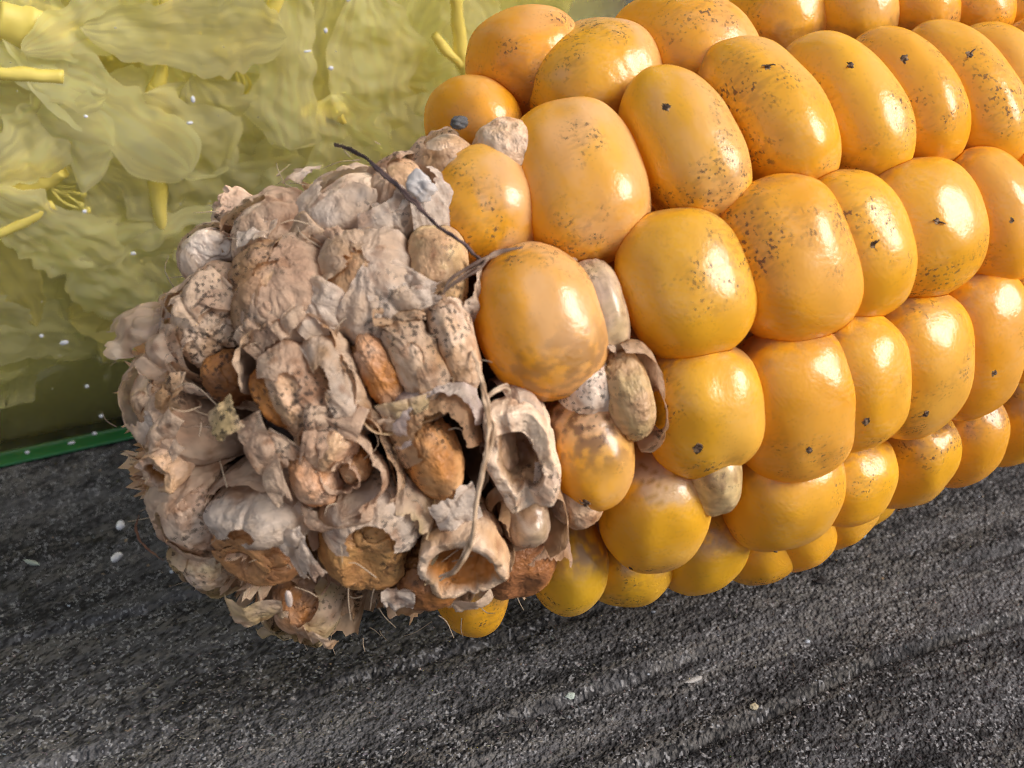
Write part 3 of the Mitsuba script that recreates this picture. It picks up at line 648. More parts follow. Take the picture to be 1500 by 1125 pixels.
def patch(t, phi, a, c, h, seed, az0, span, pol0, pol1, off=0.12, crump=0.9, rag=0.35, rot=0, tilt=(0, 0), lift=0, cols=(PALEP, TAN), loose=0.0, nu_=84, nv_=48):
    """A torn sheet of papery skin wrapped over a kernel; pol: 0 at the widest ring, 90 at the crown, negative towards the cob."""
    a, c = a * PS, c * PS
    pol0 = min(pol0, -50) - 15
    u, w = np.meshgrid(np.linspace(-1, 1, nu_), np.linspace(0, 1, nv_), indexing='ij')
    e = np.stack([u * 3.1 + seed, 0 * u, 0 * u], -1)
    top = pol1 - rag * 60 * ridge(e, 0.8, seed, 3) * 0.8
    side = 1 - rag * 0.5 * nz(np.stack([w * 5 + seed, 0 * w, 0 * w], -1), 1.0, seed, 2)
    az = np.radians(az0 + 0.5 * span * u * side); po = np.radians(pol0 + (top - pol0) * w)
    s = np.stack([np.cos(po) * np.cos(az), np.cos(po) * np.sin(az), np.sin(po)], -1)
    ab = np.abs(s); rxy = (ab[..., 0] ** 2.9 + ab[..., 1] ** 2.9) ** (1 / 2.9)
    d = s / ((rxy ** 2.3 + ab[..., 2] ** 2.3) ** (1 / 2.3))[..., None]
    q = d * (1 + off + loose * (w ** 2)[..., None] + 0.0)
    P = np.stack([q[..., 0] * a, q[..., 1] * c, np.where(q[..., 2] > 0, q[..., 2] * h, q[..., 2] * 5.5) - h], -1)
    fold = ridge(np.stack([az * 2.2 + seed, w * .8, 0 * w], -1), 1.0, seed + 2, 2) - .5
    P = P + (crumple(P, .62 * crump, seed) * (0.45 + 0.55 * w) + .62 * fold * np.clip(np.cos(po), 0, 1) ** 1.5 * min(a, c) / 2.5)[..., None] * d
    P = P.reshape(-1, 3)
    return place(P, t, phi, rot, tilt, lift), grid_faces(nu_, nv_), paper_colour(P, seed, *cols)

def flap(t, phi, ang, L, W0, W1, seed, lean=.2, curl=.3, crump=.5, rag=.35, lift=-.3, cols=(PALEP, TAN), nu_=44, nv_=44):
    """A torn tongue of husk, attached at one end, running along direction ang (0 along the cob, 90 up round it)."""
    u, w = np.meshgrid(np.linspace(-1, 1, nu_), np.linspace(0, 1, nv_), indexing='ij')
    e = np.stack([u * 1.6 + seed, 0 * u, 0 * u], -1); e2 = np.stack([w * 2.2 + seed, 0 * w + 3, 0 * w], -1)
    ll = L * w * (1 - rag * ridge(e, 0.9, seed, 3))
    ww = (W0 + (W1 - W0) * w) * (1 - 0.8 * rag * nz(e2, 0.6, seed, 3) * w)
    P = np.stack([ll, ww * u, 0 * u], -1)
    z = lean * ll - curl * w ** 2 + 0.35 * np.sin(2.2 * u + seed) * W1 * .5 - 0.25 * W1 * u ** 2 + 1.6 * crumple(P + seed, crump, seed)
    P = P + 0.35 * crump * (np.stack([nz(P, 1.1, seed + k, 2) for k in (3, 4, 5)], -1) - .5)
    a = math.radians(ang); c, s = math.cos(a), math.sin(a)
    P = np.stack([c * P[..., 0] - s * P[..., 1], s * P[..., 0] + c * P[..., 1], P[..., 2] + z], -1).reshape(-1, 3)
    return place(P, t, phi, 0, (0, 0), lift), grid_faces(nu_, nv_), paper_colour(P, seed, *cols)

def sheet(t, phi, a, c, z0, z1, seed, az0, span, r0=1.0, r1=1.0, bow=0.15, curl=0.0, turns=None, crump=0.6, rag=0.3, rot=0, tilt=(0, 0), lift=0, cols=(PALEP, TAN), inner=None, nu_=84, nv_=34):
    """An upright curled sheet: r0 at the base to r1 at the rim, or, with turns, a spiral that winds inward."""
    u, w = np.meshgrid(np.linspace(0, 1, nu_), np.linspace(0, 1, nv_), indexing='ij')
    az = np.radians(az0 + span * (u - 0.5))
    rr = r0 * (0.62 + 0.38 * sstep(0, .55, w)) + (r1 - r0) * w + bow * np.sin(np.pi * w) - .35 * curl * sstep(0.6, 1.0, w)
    if turns is not None:
        rr = rr * (1 - (1 - turns) * u ** 0.8)
    sq = (np.abs(np.cos(az)) ** 3.2 + np.abs(np.sin(az)) ** 3.2) ** (-1 / 3.2)
    wave = nz(np.stack([u * abs(span) / 55.0 + seed, w * .7, 0 * u], -1), 1.0, seed + 6, 2) - .5
    rr = rr * sq * .92 * (1 + .42 * wave)
    e = np.stack([u * span / 70.0 + seed, 0 * u, 0 * u], -1)
    top = z1 - rag * (z1 - z0) * (0.6 * ridge(e, 0.9, seed, 3) + 0.4 * nz(e, 0.16, seed, 2))
    P = np.stack([a * rr * np.cos(az), c * rr * np.sin(az), z0 + (top - z0) * w], -1)
    d = np.stack([np.cos(az), np.sin(az), 0.3 * np.ones_like(az)], -1)
    P = P + (crumple(P, crump, seed) * (0.3 + 0.7 * w))[..., None] * d
    wf = w.reshape(-1)
    P = P.reshape(-1, 3)
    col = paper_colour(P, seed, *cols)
    if inner is not None:
        col = lerp(inner * (0.7 + 0.6 * nz(P, 0.8, seed + 1, 2))[:, None], col, sstep(0.15, 0.75, wf))
    return place(P, t, phi, rot, tilt, lift), grid_faces(nu_, nv_), col

def cup(t, phi, a, c, z0, z1, deep, seed, rot=0, tilt=(0, 0), lift=0, cols=(PALEP, TAN), inner=(ORG, BRN), rim=0.72, wav=0.2, nu_=96):
    """A shrivelled hull collapsed into an open bowl: outer wall, thick wavy lip and hollow inside."""
    prof = [(0.55, z0), (0.85, z0 * 0.6), (1.0, z0 * 0.25 + z1 * 0.2), (0.98, z1 * 0.75), (0.9, z1 * 0.97), (rim + .06, z1), (rim, z1 * 0.92), (rim - .06, z1 - .22 * deep), (rim - .14, z1 - 0.5 * deep), (rim * .6, z1 - 0.85 * deep), (rim * .3, z1 - deep), (0.02, z1 - deep * 1.02)]
    pr = np.array(prof); k = np.linspace(0, len(pr) - 1, 52)
    R_, Z_ = np.interp(k, range(len(pr)), pr[:, 0]), np.interp(k, range(len(pr)), pr[:, 1])
    th_ = np.linspace(0, 2 * np.pi, nu_ + 1)[:-1]
    A_, K_ = np.meshgrid(th_, np.arange(52), indexing='ij')
    rr, zz = R_[K_], Z_[K_]
    wv = nz(np.stack([np.cos(A_) * 1.6 + seed, np.sin(A_) * 1.6, 0 * A_], -1), 1.0, seed, 3) - 0.5
    rr = rr * .92 * (np.abs(np.cos(A_)) ** 3 + np.abs(np.sin(A_)) ** 3) ** (-1 / 3.0)
    P = np.stack([a * rr * (1 + 2 * wav * wv) * np.cos(A_), c * rr * (1 + 2 * wav * wv) * np.sin(A_), zz + 2.2 * wv * np.clip(zz / max(z1, .1), 0, 1)], -1)
    d = np.stack([np.cos(A_), np.sin(A_), 0.5 + 0 * A_], -1)
    P = P + crumple(P, 0.55, seed)[..., None] * d * np.clip(rr * 2, 0.15, 1)[..., None]
    ins = sstep(27, 34, K_).reshape(-1)
    P = P.reshape(-1, 3)
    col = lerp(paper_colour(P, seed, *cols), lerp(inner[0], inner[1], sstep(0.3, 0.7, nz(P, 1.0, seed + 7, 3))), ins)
    return place(P, t, phi, rot, tilt, lift), grid_faces(nu_, 52, True), col

def piece(kind, label, items):
    root = name(f'{cob}__{kind}')
    if label:
        labels[root] = {'label': label}
    for part, bsdf, (v, f, col) in items:
        add(name(f'{root}__{part}'), (v, f), bsdf, col)

H_, F_, M_ = 'dry_husk', 'shrunken_flesh', 'thin_membrane'
SK = 'shrivelled_kernel'
PKP = np.array([0.55, 0.375, 0.265])                             # pinkish tan paper
# t along the cob, phi round it; each shrivelled kernel is its own part with torn sheets of husk as sub-parts
YP = np.array([.60, .46, .24])
piece(SK, 'spotted pale husk at the upper left with a thin torn membrane sticking out over the jar', [
    ('flesh', F_, nub(-5.02, 0.740, 2.9, 2.9, 2.5, 11, cols=(PALEP, TAN), wr=.20)),
    ('husk', H_, patch(-5.02, 0.740, 3.1, 3.0, 2.7, 12, 90, 300, -40, 74, .08, .9, .3, cols=(PALEP, PKP))),
    ('husk', H_, flap(-2.89, 0.726, 190, 4.2, 1.0, 1.3, 15, .25, .6, .6, cols=(PALEP, PALEP))),
    ('membrane', M_, flap(-5.49, 0.898, 162, 5.0, 1.6, 2.3, 13, .15, .1, 1.0, rag=.5, cols=(GREYP * 1.15, PALEP * 1.15))),
    ('membrane', M_, flap(-6.21, 0.697, 178, 3.8, 1.1, 1.6, 14, .2, .1, .6, rag=.45, cols=(GREYP * 1.15, PALEP * 1.15)))])
piece(SK, 'rumpled pinkish husk with a small brown hollow at its upper left end', [
    ('flesh', F_, nub(0.34, 0.963, 2.9, 2.7, 2.6, 21, rot=-.3, cols=(PALEP, PKP), wr=.22)),
    ('husk', H_, patch(0.34, 0.963, 3.0, 2.9, 2.8, 22, 20, 300, -40, 80, .08, .9, .25, rot=-.3, cols=(PALEP, PKP))),
    ('hull', F_, cup(-0.09, 1.377, 1.3, 1.4, -3.5, .1, 1.2, 23, tilt=(-.5, .1), rim=.55, cols=(PALEP, PKP))),
    ('husk', H_, flap(1.98, 0.782, 265, 2.6, .9, 1.2, 25, .0, .3, .5, cols=(PALEP, TAN))),
    ('husk', H_, flap(0.08, 0.851, 235, 2.2, 1.3, 1.2, 24, .15, .2, .6, cols=(GREYP, PALEP)))])
piece(SK, 'small whitish wrinkled husk between the rumpled husk and the spotted one', [
    ('flesh', F_, nub(-3.04, 1.129, 1.9, 1.9, 2.0, 31, cols=(PALEP, GREYP), wr=.16)),
    ('husk', H_, patch(-3.04, 1.129, 2.0, 2.0, 2.1, 32, 120, 260, -40, 70, .08, .6, .3, cols=(GREYP, PALEP)))])
piece(SK, 'large tan kernel wrapped in a whitish veil at its lower right', [
    ('flesh', F_, nub(-0.78, 0.566, 3.2, 3.8, 3.2, 41, rot=-.2, cols=(TAN * 1.2, PKP), wr=.18)),
    ('husk', H_, patch(-0.91, 0.570, 3.0, 3.7, 3.3, 44, 150, 210, -40, 92, .06, .7, .3, rot=-.2, cols=(PKP, TAN))),
    ('husk', H_, patch(-0.81, 0.575, 3.1, 3.7, 3.3, 42, -45, 230, -50, 84, .06, .7, .3, rot=-.2, cols=(PALEP, PKP))),
    ('husk', H_, flap(-0.35, 0.487, 295, 4.2, 1.4, 1.8, 43, .02, .9, .55, rag=.3, cols=(GREYP, PALEP))),
    ('husk', H_, flap(-2.20, 0.459, 275, 2.3, 1.8, 1.7, 45, -.1, .5, .5, cols=(PALEP, PKP)))])
piece(SK, 'pale grey crumpled husk under the end of the dark silk strand', [
    ('flesh', F_, nub(4.93, 0.791, 3.3, 2.5, 2.6, 51, rot=.1, cols=(PALEP, PALEP), wr=.16)),
    ('husk', H_, patch(4.83, 0.808, 3.4, 2.7, 2.8, 52, 170, 280, -40, 80, .07, .9, .25, cols=(GREYP, PALEP))),
    ('husk', H_, patch(5.63, 0.714, 3.0, 2.4, 2.8, 53, -30, 200, -40, 66, .10, .9, .35, cols=(GREYP, PALEP))),
    ('husk', H_, flap(5.70, 0.668, 345, 3.4, 1.3, 1.0, 54, .1, .5, .5, cols=(GREYP, PALEP))),
    ('husk', H_, flap(4.30, 0.997, 130, 2.2, 1.2, 1.0, 55, .2, .4, .5, cols=(GREYP, PALEP)))])
piece(SK, 'tan kernel under a folded white veil with its orange brown left side bare', [
    ('flesh', F_, nub(3.48, 0.419, 3.0, 3.5, 3.0, 61, rot=-.3, cols=(TAN, TAN * [1, .8, .6]), wr=.16)),
    ('husk', H_, patch(3.78, 0.418, 2.8, 3.5, 3.1, 62, -20, 250, -50, 94, .06, .7, .25, rot=-.3, cols=(GREYP, PALEP))),
    ('husk', H_, patch(3.45, 0.426, 2.6, 3.4, 3.1, 64, 130, 130, -40, 84, .06, .7, .35, rot=-.3, cols=(PALEP, TAN))),
    ('husk', H_, flap(4.25, 0.366, 300, 3.6, 1.3, 1.6, 63, .05, .8, .6, rag=.3, cols=(GREYP, PALEP))),
    ('husk', H_, flap(3.07, 0.634, 290, 3.9, .5, .6, 65, .25, .9, .4, cols=(PALEP, PKP)))])
piece(SK, 'upright pinkish tan husk with a patch of white mould behind the silk strand', [
    ('flesh', F_, nub(7.93, 0.743, 2.1, 2.9, 2.9, 71, rot=-.3, cols=(PKP, TAN), wr=.14)),
    ('husk', H_, patch(7.93, 0.743, 2.2, 3.0, 3.0, 72, 150, 220, -40, 82, .06, .7, .25, rot=-.3, cols=(PALEP, PKP))),
    ('husk', H_, patch(8.34, 0.663, 2.2, 2.8, 2.9, 73, -50, 170, -40, 70, .06, .6, .35, cols=(GREYP, GREYP)))])
piece(SK, 'yellowish wizened kernel crossed by the dark silk strand', [
    ('flesh', F_, nub(7.23, 0.371, 2.0, 3.0, 2.9, 81, rot=-.45, cols=(YP, TAN), wr=.11)),
    ('husk', H_, patch(7.39, 0.307, 2.0, 2.4, 2.7, 82, -50, 170, -50, 50, .08, .5, .4, rot=-.4, cols=(GREYP, PALEP)))])
piece(SK, 'pale tan husk behind the dull kernel with dusty flanks', [
    ('flesh', F_, nub(11.09, 0.786, 2.0, 2.0, 2.2, 91, cols=(TAN, PALEP), wr=.16)),
    ('husk', H_, patch(11.09, 0.786, 2.1, 2.1, 2.3, 92, 160, 250, -40, 74, .08, .6, .3, cols=(PALEP, TAN)))])
piece(SK, 'tan wrinkled kernel tucked behind the leaning tall kernel', [
    ('flesh', F_, nub(14.26, 0.705, 2.3, 2.7, 2.6, 101, cols=(TAN * 1.3, PALEP), wr=.11))])
piece(SK, 'curled husk opening left to an orange inside, next to the dark gap', [
    ('flesh', F_, nub(-3.74, 0.136, 1.2, 2.4, 2.6, 111, rot=.15, tilt=(-.2, 0), lift=-.4, cols=(ORG * 1.15, ORG * .7), wr=.3, dent=.4)),
    ('flesh', F_, nub(-2.03, 0.113, 1.9, 3.1, 3.0, 115, rot=.12, lift=.1, cols=(PKP * 1.1, TAN), wr=.24, dent=.3)),
    ('husk', H_, patch(-1.99, 0.127, 1.9, 3.0, 3.0, 117, 30, 250, -50, 84, .03, .8, .25, rot=.12, cols=(PALEP, PKP))),
    ('husk', H_, sheet(-1.91, 0.135, 2.9, 3.5, -5.0, .3, 112, 65, 200, .95, 1.0, .08, .1, None, .8, .25, cols=(PALEP, TAN), inner=BRN, nu_=120)),
    ('husk', H_, patch(-0.55, 0.098, 1.6, 3.0, 2.8, 113, 10, 230, -60, 82, .04, .8, .25, cols=(GREYP, TAN))),
    ('husk', H_, flap(-1.75, 0.335, 15, 2.6, .5, .6, 114, .25, .5, .6, cols=(PKP, PALEP))),
    ('husk', H_, flap(-0.94, 0.021, 245, 3.4, .8, 1.0, 116, .1, .4, .6, cols=(PALEP, PKP))),
    ('husk', H_, flap(-3.94, -0.011, 300, 2.6, .7, 1.0, 118, .0, .3, .6, cols=(PALEP, PKP)))])
piece(SK, 'half unrolled husk with an orange brown roll inside its left half', [
    ('flesh', F_, nub(2.32, 0.093, 1.4, 2.8, 2.7, 121, rot=.1, lift=-.5, cols=(PKP, ORG * .9), wr=.34, dent=.3, pw=2.0)),
    ('flesh', F_, nub(4.10, 0.073, 1.6, 2.9, 3.0, 125, rot=.12, lift=.1, cols=(PALEP, TAN), wr=.2)),
    ('husk', H_, patch(4.17, 0.071, 1.7, 3.0, 3.0, 124, 0, 260, -60, 84, .03, .7, .2, rot=.1, cols=(PALEP, TAN))),
    ('husk', H_, sheet(3.10, 0.073, 2.7, 3.2, -5.0, .1, 122, 215, 170, .95, 1.02, .06, .1, None, .7, .25, cols=(PALEP, TAN), inner=ORG * .5, nu_=120)),
    ('husk', H_, sheet(2.99, 0.041, 2.8, 2.9, -5.0, -.2, 123, -75, 160, .95, 1.02, .06, .0, None, .6, .25, cols=(PALEP, YP), inner=ORG * .5)),
    ('husk', H_, flap(2.85, -0.048, 265, 1.9, 1.5, 1.1, 127, -.3, .8, .6, cols=(PALEP, YP))),
    ('husk', H_, flap(3.09, 0.264, 352, 4.2, .8, .6, 126, .1, .4, .6, cols=(GREYP, PALEP))),
    ('husk', H_, flap(2.95, 0.242, 345, 3.8, .5, .5, 128, .0, .3, .6, cols=(PALEP, TAN)))])
piece(SK, 'small narrow wizened kernel left of the lone orange kernel', [
    ('flesh', F_, nub(6.43, 0.083, 1.5, 3.1, 2.8, 131, rot=-.12, cols=(PALEP * .95, TAN), wr=.09)),
    ('husk', H_, patch(6.14, 0.071, 1.6, 3.1, 2.7, 132, 130, 150, -40, 50, .05, .4, .4, cols=(PALEP, TAN)))])
piece(SK, 'tightly rolled pinkish husk like a rosebud in the middle of the tip', [
    ('husk', H_, sheet(-1.06, -0.228, 2.5, 2.9, -4.8, .3, 141, 200, 620, .92, .97, .10, .22, .10, .7, .14, cols=(PKP, PALEP), inner=ORG * .5, nu_=190)),
    ('husk', H_, sheet(-0.91, -0.223, 2.5, 2.9, -4.8, -.3, 142, 30, 250, .93, 1.0, .12, .1, None, .6, .2, cols=(PALEP, TAN), inner=BRN)),
    ('flesh', F_, nub(-2.91, -0.242, 1.5, 1.9, 2.4, 143, cols=(ORG, PKP), wr=.24)),
    ('flesh', F_, nub(-1.33, -0.133, 2.1, 1.4, 2.4, 147, rot=.5, cols=(PKP, TAN), wr=.24)),
    ('flesh', F_, nub(-0.74, -0.247, 1.0, 1.1, 2.2, 146, lift=-.6, cols=(TAN, ORG), wr=.2)),
    ('husk', H_, patch(-1.74, -0.367, 2.4, 1.6, 2.6, 144, -95, 220, -50, 72, .04, .8, .3, cols=(PALEP, PKP))),
    ('husk', H_, flap(0.55, -0.089, 140, 2.2, .9, 1.0, 145, .1, .3, .4, cols=(PALEP, PKP)))])
piece(SK, 'round orange kernel half covered by a greyish cap of husk', [
    ('flesh', F_, nub(3.52, -0.306, 1.9, 2.9, 3.2, 151, rot=.1, cols=(ORG * 1.15, np.array([.58, .34, .16])), wr=.15, pw=2.05)),
    ('husk', H_, patch(4.00, -0.210, 2.5, 2.5, 3.2, 155, 90, 260, -50, 66, .05, .4, .3, cols=(TAN, np.array([.5, .32, .2])))),
    ('husk', H_, patch(4.19, -0.168, 2.5, 2.2, 3.1, 152, 90, 240, -50, 56, .12, .5, .25, cols=(GREYP, GREYP * [.95, .95, 1.05]))),
    ('husk', H_, patch(4.01, -0.292, 2.4, 3.4, 3.2, 153, -5, 110, -60, 22, .1, .5, .3, cols=(GREYP, TAN))),
    ('husk', H_, sheet(3.49, -0.306, 2.2, 3.3, -3.8, -1.0, 154, 225, 150, .95, 1.06, .1, 0, None, .4, .25, cols=(TAN, PALEP)))])
piece(SK, 'hollow hull open to the left with a dark brown inside', [
    ('hull', F_, cup(7.63, -0.347, 1.9, 3.2, -4.8, .2, 2.4, 161, rot=.05, tilt=(-.42, -.05), rim=.62, wav=.12, cols=(PALEP, PALEP * [1.05, 1.05, 1]), inner=(TAN, BRN))),
    ('husk', H_, patch(8.49, -0.335, 1.5, 3.3, 2.9, 163, 0, 230, -60, 86, .02, .5, .15, cols=(PALEP * 1.1, GREYP))),
    ('flesh', F_, nub(6.84, -0.319, .9, 2.1, 1.6, 162, tilt=(-.3, 0), lift=-.7, cols=(PKP, TAN), wr=.26, k=4))])
piece(SK, 'tall rolled pinkish husk on the left edge with an orange hollow beneath', [
    ('flesh', F_, nub(-8.47, 0.320, .9, 2.4, 2.6, 174, rot=.1, cols=(PKP, PALEP), wr=.22)),
    ('husk', H_, patch(-8.47, 0.320, 1.0, 2.6, 2.6, 173, 0, 320, -40, 82, .05, .7, .25, cols=(PKP, PALEP))),
    ('hull', F_, cup(-9.20, 0.011, 1.4, 1.2, -3.5, .1, 1.4, 172, tilt=(-.15, -.5), rim=.6, cols=(PKP, TAN), inner=(ORG, ORG * .6))),
    ('husk', H_, flap(-7.47, 0.308, 195, 3.4, .9, 1.0, 171, .2, .4, .5, cols=(PALEP, PALEP))),
    ('husk', H_, flap(-8.07, 0.191, 200, 3.0, .9, 1.2, 175, .2, .4, .5, cols=(PALEP, GREYP))),
    ('husk', H_, flap(-6.77, 0.364, 160, 2.6, 1.0, 1.2, 176, .2, .3, .6, cols=(PALEP, TAN)))])
piece(SK, 'tattered husk curling round a deep dark hole', [
    ('husk', H_, flap(-4.31, 0.084, 272, 5.4, 1.0, .7, 181, .12, .5, .5, rag=.25, cols=(PALEP, PKP), lift=-.2)),
    ('husk', H_, flap(-4.67, 0.135, 190, 2.6, 1.0, 1.0, 182, .25, .6, .5, cols=(PALEP, YP), lift=0))])
piece(SK, 'large pale husk torn open below to a red brown wrinkled inside', [
    ('flesh', F_, nub(-7.22, -0.701, 3.1, 2.6, 2.6, 191, lift=-.1, cols=(np.array([.56, .28, .11]), np.array([.40, .19, .08])), wr=.34, dent=1.3, pw=2.1)),
    ('husk', H_, patch(-6.70, -0.515, 3.4, 2.9, 3.2, 192, 85, 230, -50, 30, .05, 1.0, .25, cols=(PALEP, PKP))),
    ('husk', H_, patch(-6.37, -0.430, 3.3, 1.6, 2.9, 195, 60, 330, -50, 84, .05, 1.0, .25, cols=(PALEP, GREYP))),
    ('husk', H_, patch(-7.12, -0.782, 3.5, 3.6, 3.2, 193, -85, 230, -60, 16, .08, 1.0, .35, cols=(PKP, PALEP))),
    ('husk', H_, flap(-4.41, -0.420, 280, 4.4, .9, 1.0, 194, .0, .5, .5, cols=(GREYP, PALEP))),
    ('husk', H_, flap(-7.06, -0.994, 285, 3.0, 1.8, 1.8, 198, .2, .4, .6, cols=(PALEP, YP)))])
piece(SK, 'amber brown wrinkled kernel wearing a whitish cap of husk', [
    ('flesh', F_, nub(-1.20, -0.673, 2.9, 3.5, 3.4, 201, cols=(np.array([.58, .32, .12]), np.array([.44, .22, .08])), wr=.28, dent=1.3, pw=2.1)),
    ('husk', H_, patch(-0.64, -0.523, 2.9, 2.5, 3.2, 202, 85, 260, -50, 70, .05, .5, .2, cols=(GREYP, PALEP))),
    ('husk', H_, patch(0.12, -0.627, 2.6, 3.8, 3.2, 203, 15, 120, -60, 50, .10, .7, .3, cols=(YP, PALEP))),
    ('husk', H_, patch(-1.00, -0.758, 3.0, 3.2, 3.1, 204, -80, 210, -60, 12, .12, .8, .4, cols=(PALEP, PKP))),
    ('husk', H_, flap(0.32, -0.812, 265, 2.4, .9, 1.1, 205, .1, .3, .8, rag=.5, cols=(GREYP, GREYP)))])
piece(SK, 'open orange hull like a scoop under the end of the tan silk', [
    ('hull', F_, cup(3.89, -0.690, 2.3, 2.6, -4.0, .5, 2.4, 211, rot=.3, tilt=(-.3, -.1), rim=.78, cols=(PALEP, TAN), inner=(ORG * 1.2, ORG * .6))),
    ('husk', H_, patch(4.93, -0.700, 2.2, 3.0, 3.0, 212, -15, 150, -60, 50, .08, .6, .3, cols=(PALEP, TAN))),
    ('husk', H_, flap(4.15, -0.536, 100, 2.4, 1.2, 1.5, 213, .1, .4, .5, cols=(GREYP, GREYP))),
    ('husk', H_, flap(4.21, -0.894, 290, 2.2, 1.3, 1.5, 214, .1, .3, .7, rag=.5, cols=(PALEP, PALEP)))])
piece(SK, 'small pale cream kernel set in a split husk', [
    ('flesh', 'kernel_skin', nub(7.92, -0.653, 1.6, 1.8, 2.4, 221, cols=(np.array([.68, .50, .29]), PALEP), wr=.05)),
    ('husk', H_, sheet(8.19, -0.652, 1.9, 2.4, -3.6, -.1, 222, 10, 160, .95, .95, .1, .05, None, .4, .2, cols=(PALEP, TAN), inner=TAN)),
    ('husk', H_, sheet(7.80, -0.650, 1.9, 2.4, -3.6, -.9, 223, 190, 180, .95, 1.0, .1, 0, None, .4, .3, cols=(PALEP, TAN), inner=TAN))])
piece(SK, 'dark red brown translucent husk low on the tip', [
    ('flesh', F_, nub(2.30, -0.884, 2.2, 2.2, 2.4, 231, cols=(BRN * 1.6, ORG * .6), wr=.18)),
    ('husk', H_, patch(2.30, -0.917, 2.5, 2.4, 2.4, 232, -80, 220, -50, 30, .1, .7, .4, cols=(PKP, TAN)))])
piece(SK, 'ragged pale husk hanging lowest at the tip', [
    ('flesh', F_, nub(-5.12, -1.249, 2.0, 2.0, 2.4, 241, cols=(PKP, ORG * .8), wr=.2)),
    ('husk', H_, patch(-5.12, -1.249, 2.4, 2.4, 2.6, 242, -60, 280, -40, 60, .1, 1.0, .4, cols=(PALEP, YP))),
    ('husk', H_, flap(-5.19, -1.418, 262, 3.0, 1.4, 2.0, 243, .3, .3, .8, rag=.5, cols=(PALEP, YP))),
    ('husk', H_, flap(-4.18, -1.094, 290, 2.6, 1.2, 1.6, 244, .3, .3, .8, rag=.5, cols=(PALEP, TAN)))])
piece(SK, 'crumbling pinkish husk low on the left edge of the tip', [
    ('flesh', F_, nub(-9.57, -0.468, 2.0, 2.9, 2.2, 251, cols=(PALEP, PKP), wr=.22)),
    ('husk', H_, patch(-9.57, -0.468, 2.2, 3.1, 2.4, 252, 180, 300, -40, 78, .08, 1.0, .35, cols=(PALEP, PKP)))])
piece(SK, 'yellowish pale husk at the lower left rim of the tip', [
    ('flesh', F_, nub(-9.31, -1.108, 1.9, 2.5, 2.2, 261, cols=(YP, PALEP), wr=.18)),
    ('husk', H_, patch(-9.35, -1.217, 2.2, 2.8, 2.3, 262, -140, 260, -40, 66, .08, 1.0, .4, cols=(PALEP, YP)))])
piece(SK, 'narrow dried kernel with a folded edge, left of the lower amber row', [
    ('flesh', F_, nub(14.43, -0.290, 1.6, 3.1, 2.8, 271, cols=(np.array([.50, .36, .17]), TAN), wr=.11)),
    ('husk', H_, sheet(14.67, -0.287, 1.7, 3.1, -3.5, -.3, 272, 0, 190, .95, .95, .1, .12, None, .4, .2, cols=(PALEP, TAN), inner=TAN))])
piece(SK, 'tall pale wizened kernel squeezed behind the lone orange kernel', [
    ('flesh', 'kernel_skin', nub(14.57, 0.024, 1.6, 3.3, 3.0, 281, rot=-.1, lift=-.8, cols=(PALEP * 1.1, np.array([.74, .56, .30])), wr=.05)),
    ('husk', H_, patch(14.20, 0.032, 1.6, 3.2, 2.9, 282, 160, 150, -40, 45, .05, .4, .4, lift=-.8, cols=(TAN, PALEP)))])
piece(SK, 'grey white husk under the lower edge of the lone orange kernel', [
    ('flesh', F_, nub(12.64, -0.218, 1.9, 2.4, 2.6, 291, lift=-1.0, cols=(GREYP, PALEP), wr=.1)),
    ('husk', H_, patch(12.68, -0.209, 2.2, 2.8, 2.7, 292, 60, 200, -50, 56, .06, .5, .4, lift=-.8, cols=(GREYP, PALEP)))])
piece(SK, 'small pale husk end showing under the speckled orange kernel', [('flesh', F_, nub(11.17, -0.651, 1.8, 2.0, 2.4, 301, lift=-.6, cols=(PALEP, TAN), wr=.12))])
piece(SK, 'torn brown translucent kernel at the bottom edge of the cob', [
    ('flesh', F_, nub(7.75, -0.988, 3.0, 3.4, 3.2, 311, lift=-.3, cols=(ORG * .7, BRN * 1.7), wr=.10, dent=.7)),
    ('husk', H_, patch(8.72, -0.955, 2.0, 1.8, 2.8, 312, 90, 150, -50, 45, .08, .5, .45, cols=(PKP, TAN))),
    ('husk', H_, patch(8.47, -1.099, 2.8, 3.2, 3.0, 313, -90, 140, -50, 10, .06, .4, .5, cols=(PKP, ORG)))])
piece(SK, 'small cream coloured underdeveloped kernel between two amber rows', [
    ('flesh', 'kernel_skin', nub(19.10, -0.678, 1.8, 2.8, 3.0, 321, lift=-.1, cols=(np.array([.78, .58, .26]), np.array([.80, .64, .34])), wr=.02))])
piece(SK, 'frayed scaly husk at the leftmost edge of the tip', [
    ('flesh', F_, nub(-8.80, 0.591, 2.0, 2.7, 1.8, 331, cols=(PALEP, TAN), wr=.26)),
    ('husk', H_, patch(-8.80, 0.591, 2.2, 2.9, 2.0, 332, 180, 280, -30, 72, .1, 1.0, .45, cols=(PALEP, GREYP))),
    ('husk', H_, flap(-8.04, 0.588, 170, 2.2, 1.0, 1.3, 333, .3, .3, .6, cols=(PALEP, TAN)))])
piece(SK, 'brown shred with fluffy grey mould above the frayed left edge', [
    ('flesh', F_, nub(-5.52, 0.386, 1.5, 1.6, 1.8, 341, lift=-.8, cols=(ORG * .7, BRN), wr=.22)),
    ('husk', H_, patch(-6.43, 0.526, 1.3, 1.4, 1.8, 342, 140, 260, -40, 70, .1, .9, .4, lift=-.3, cols=(GREYP, PALEP)))])
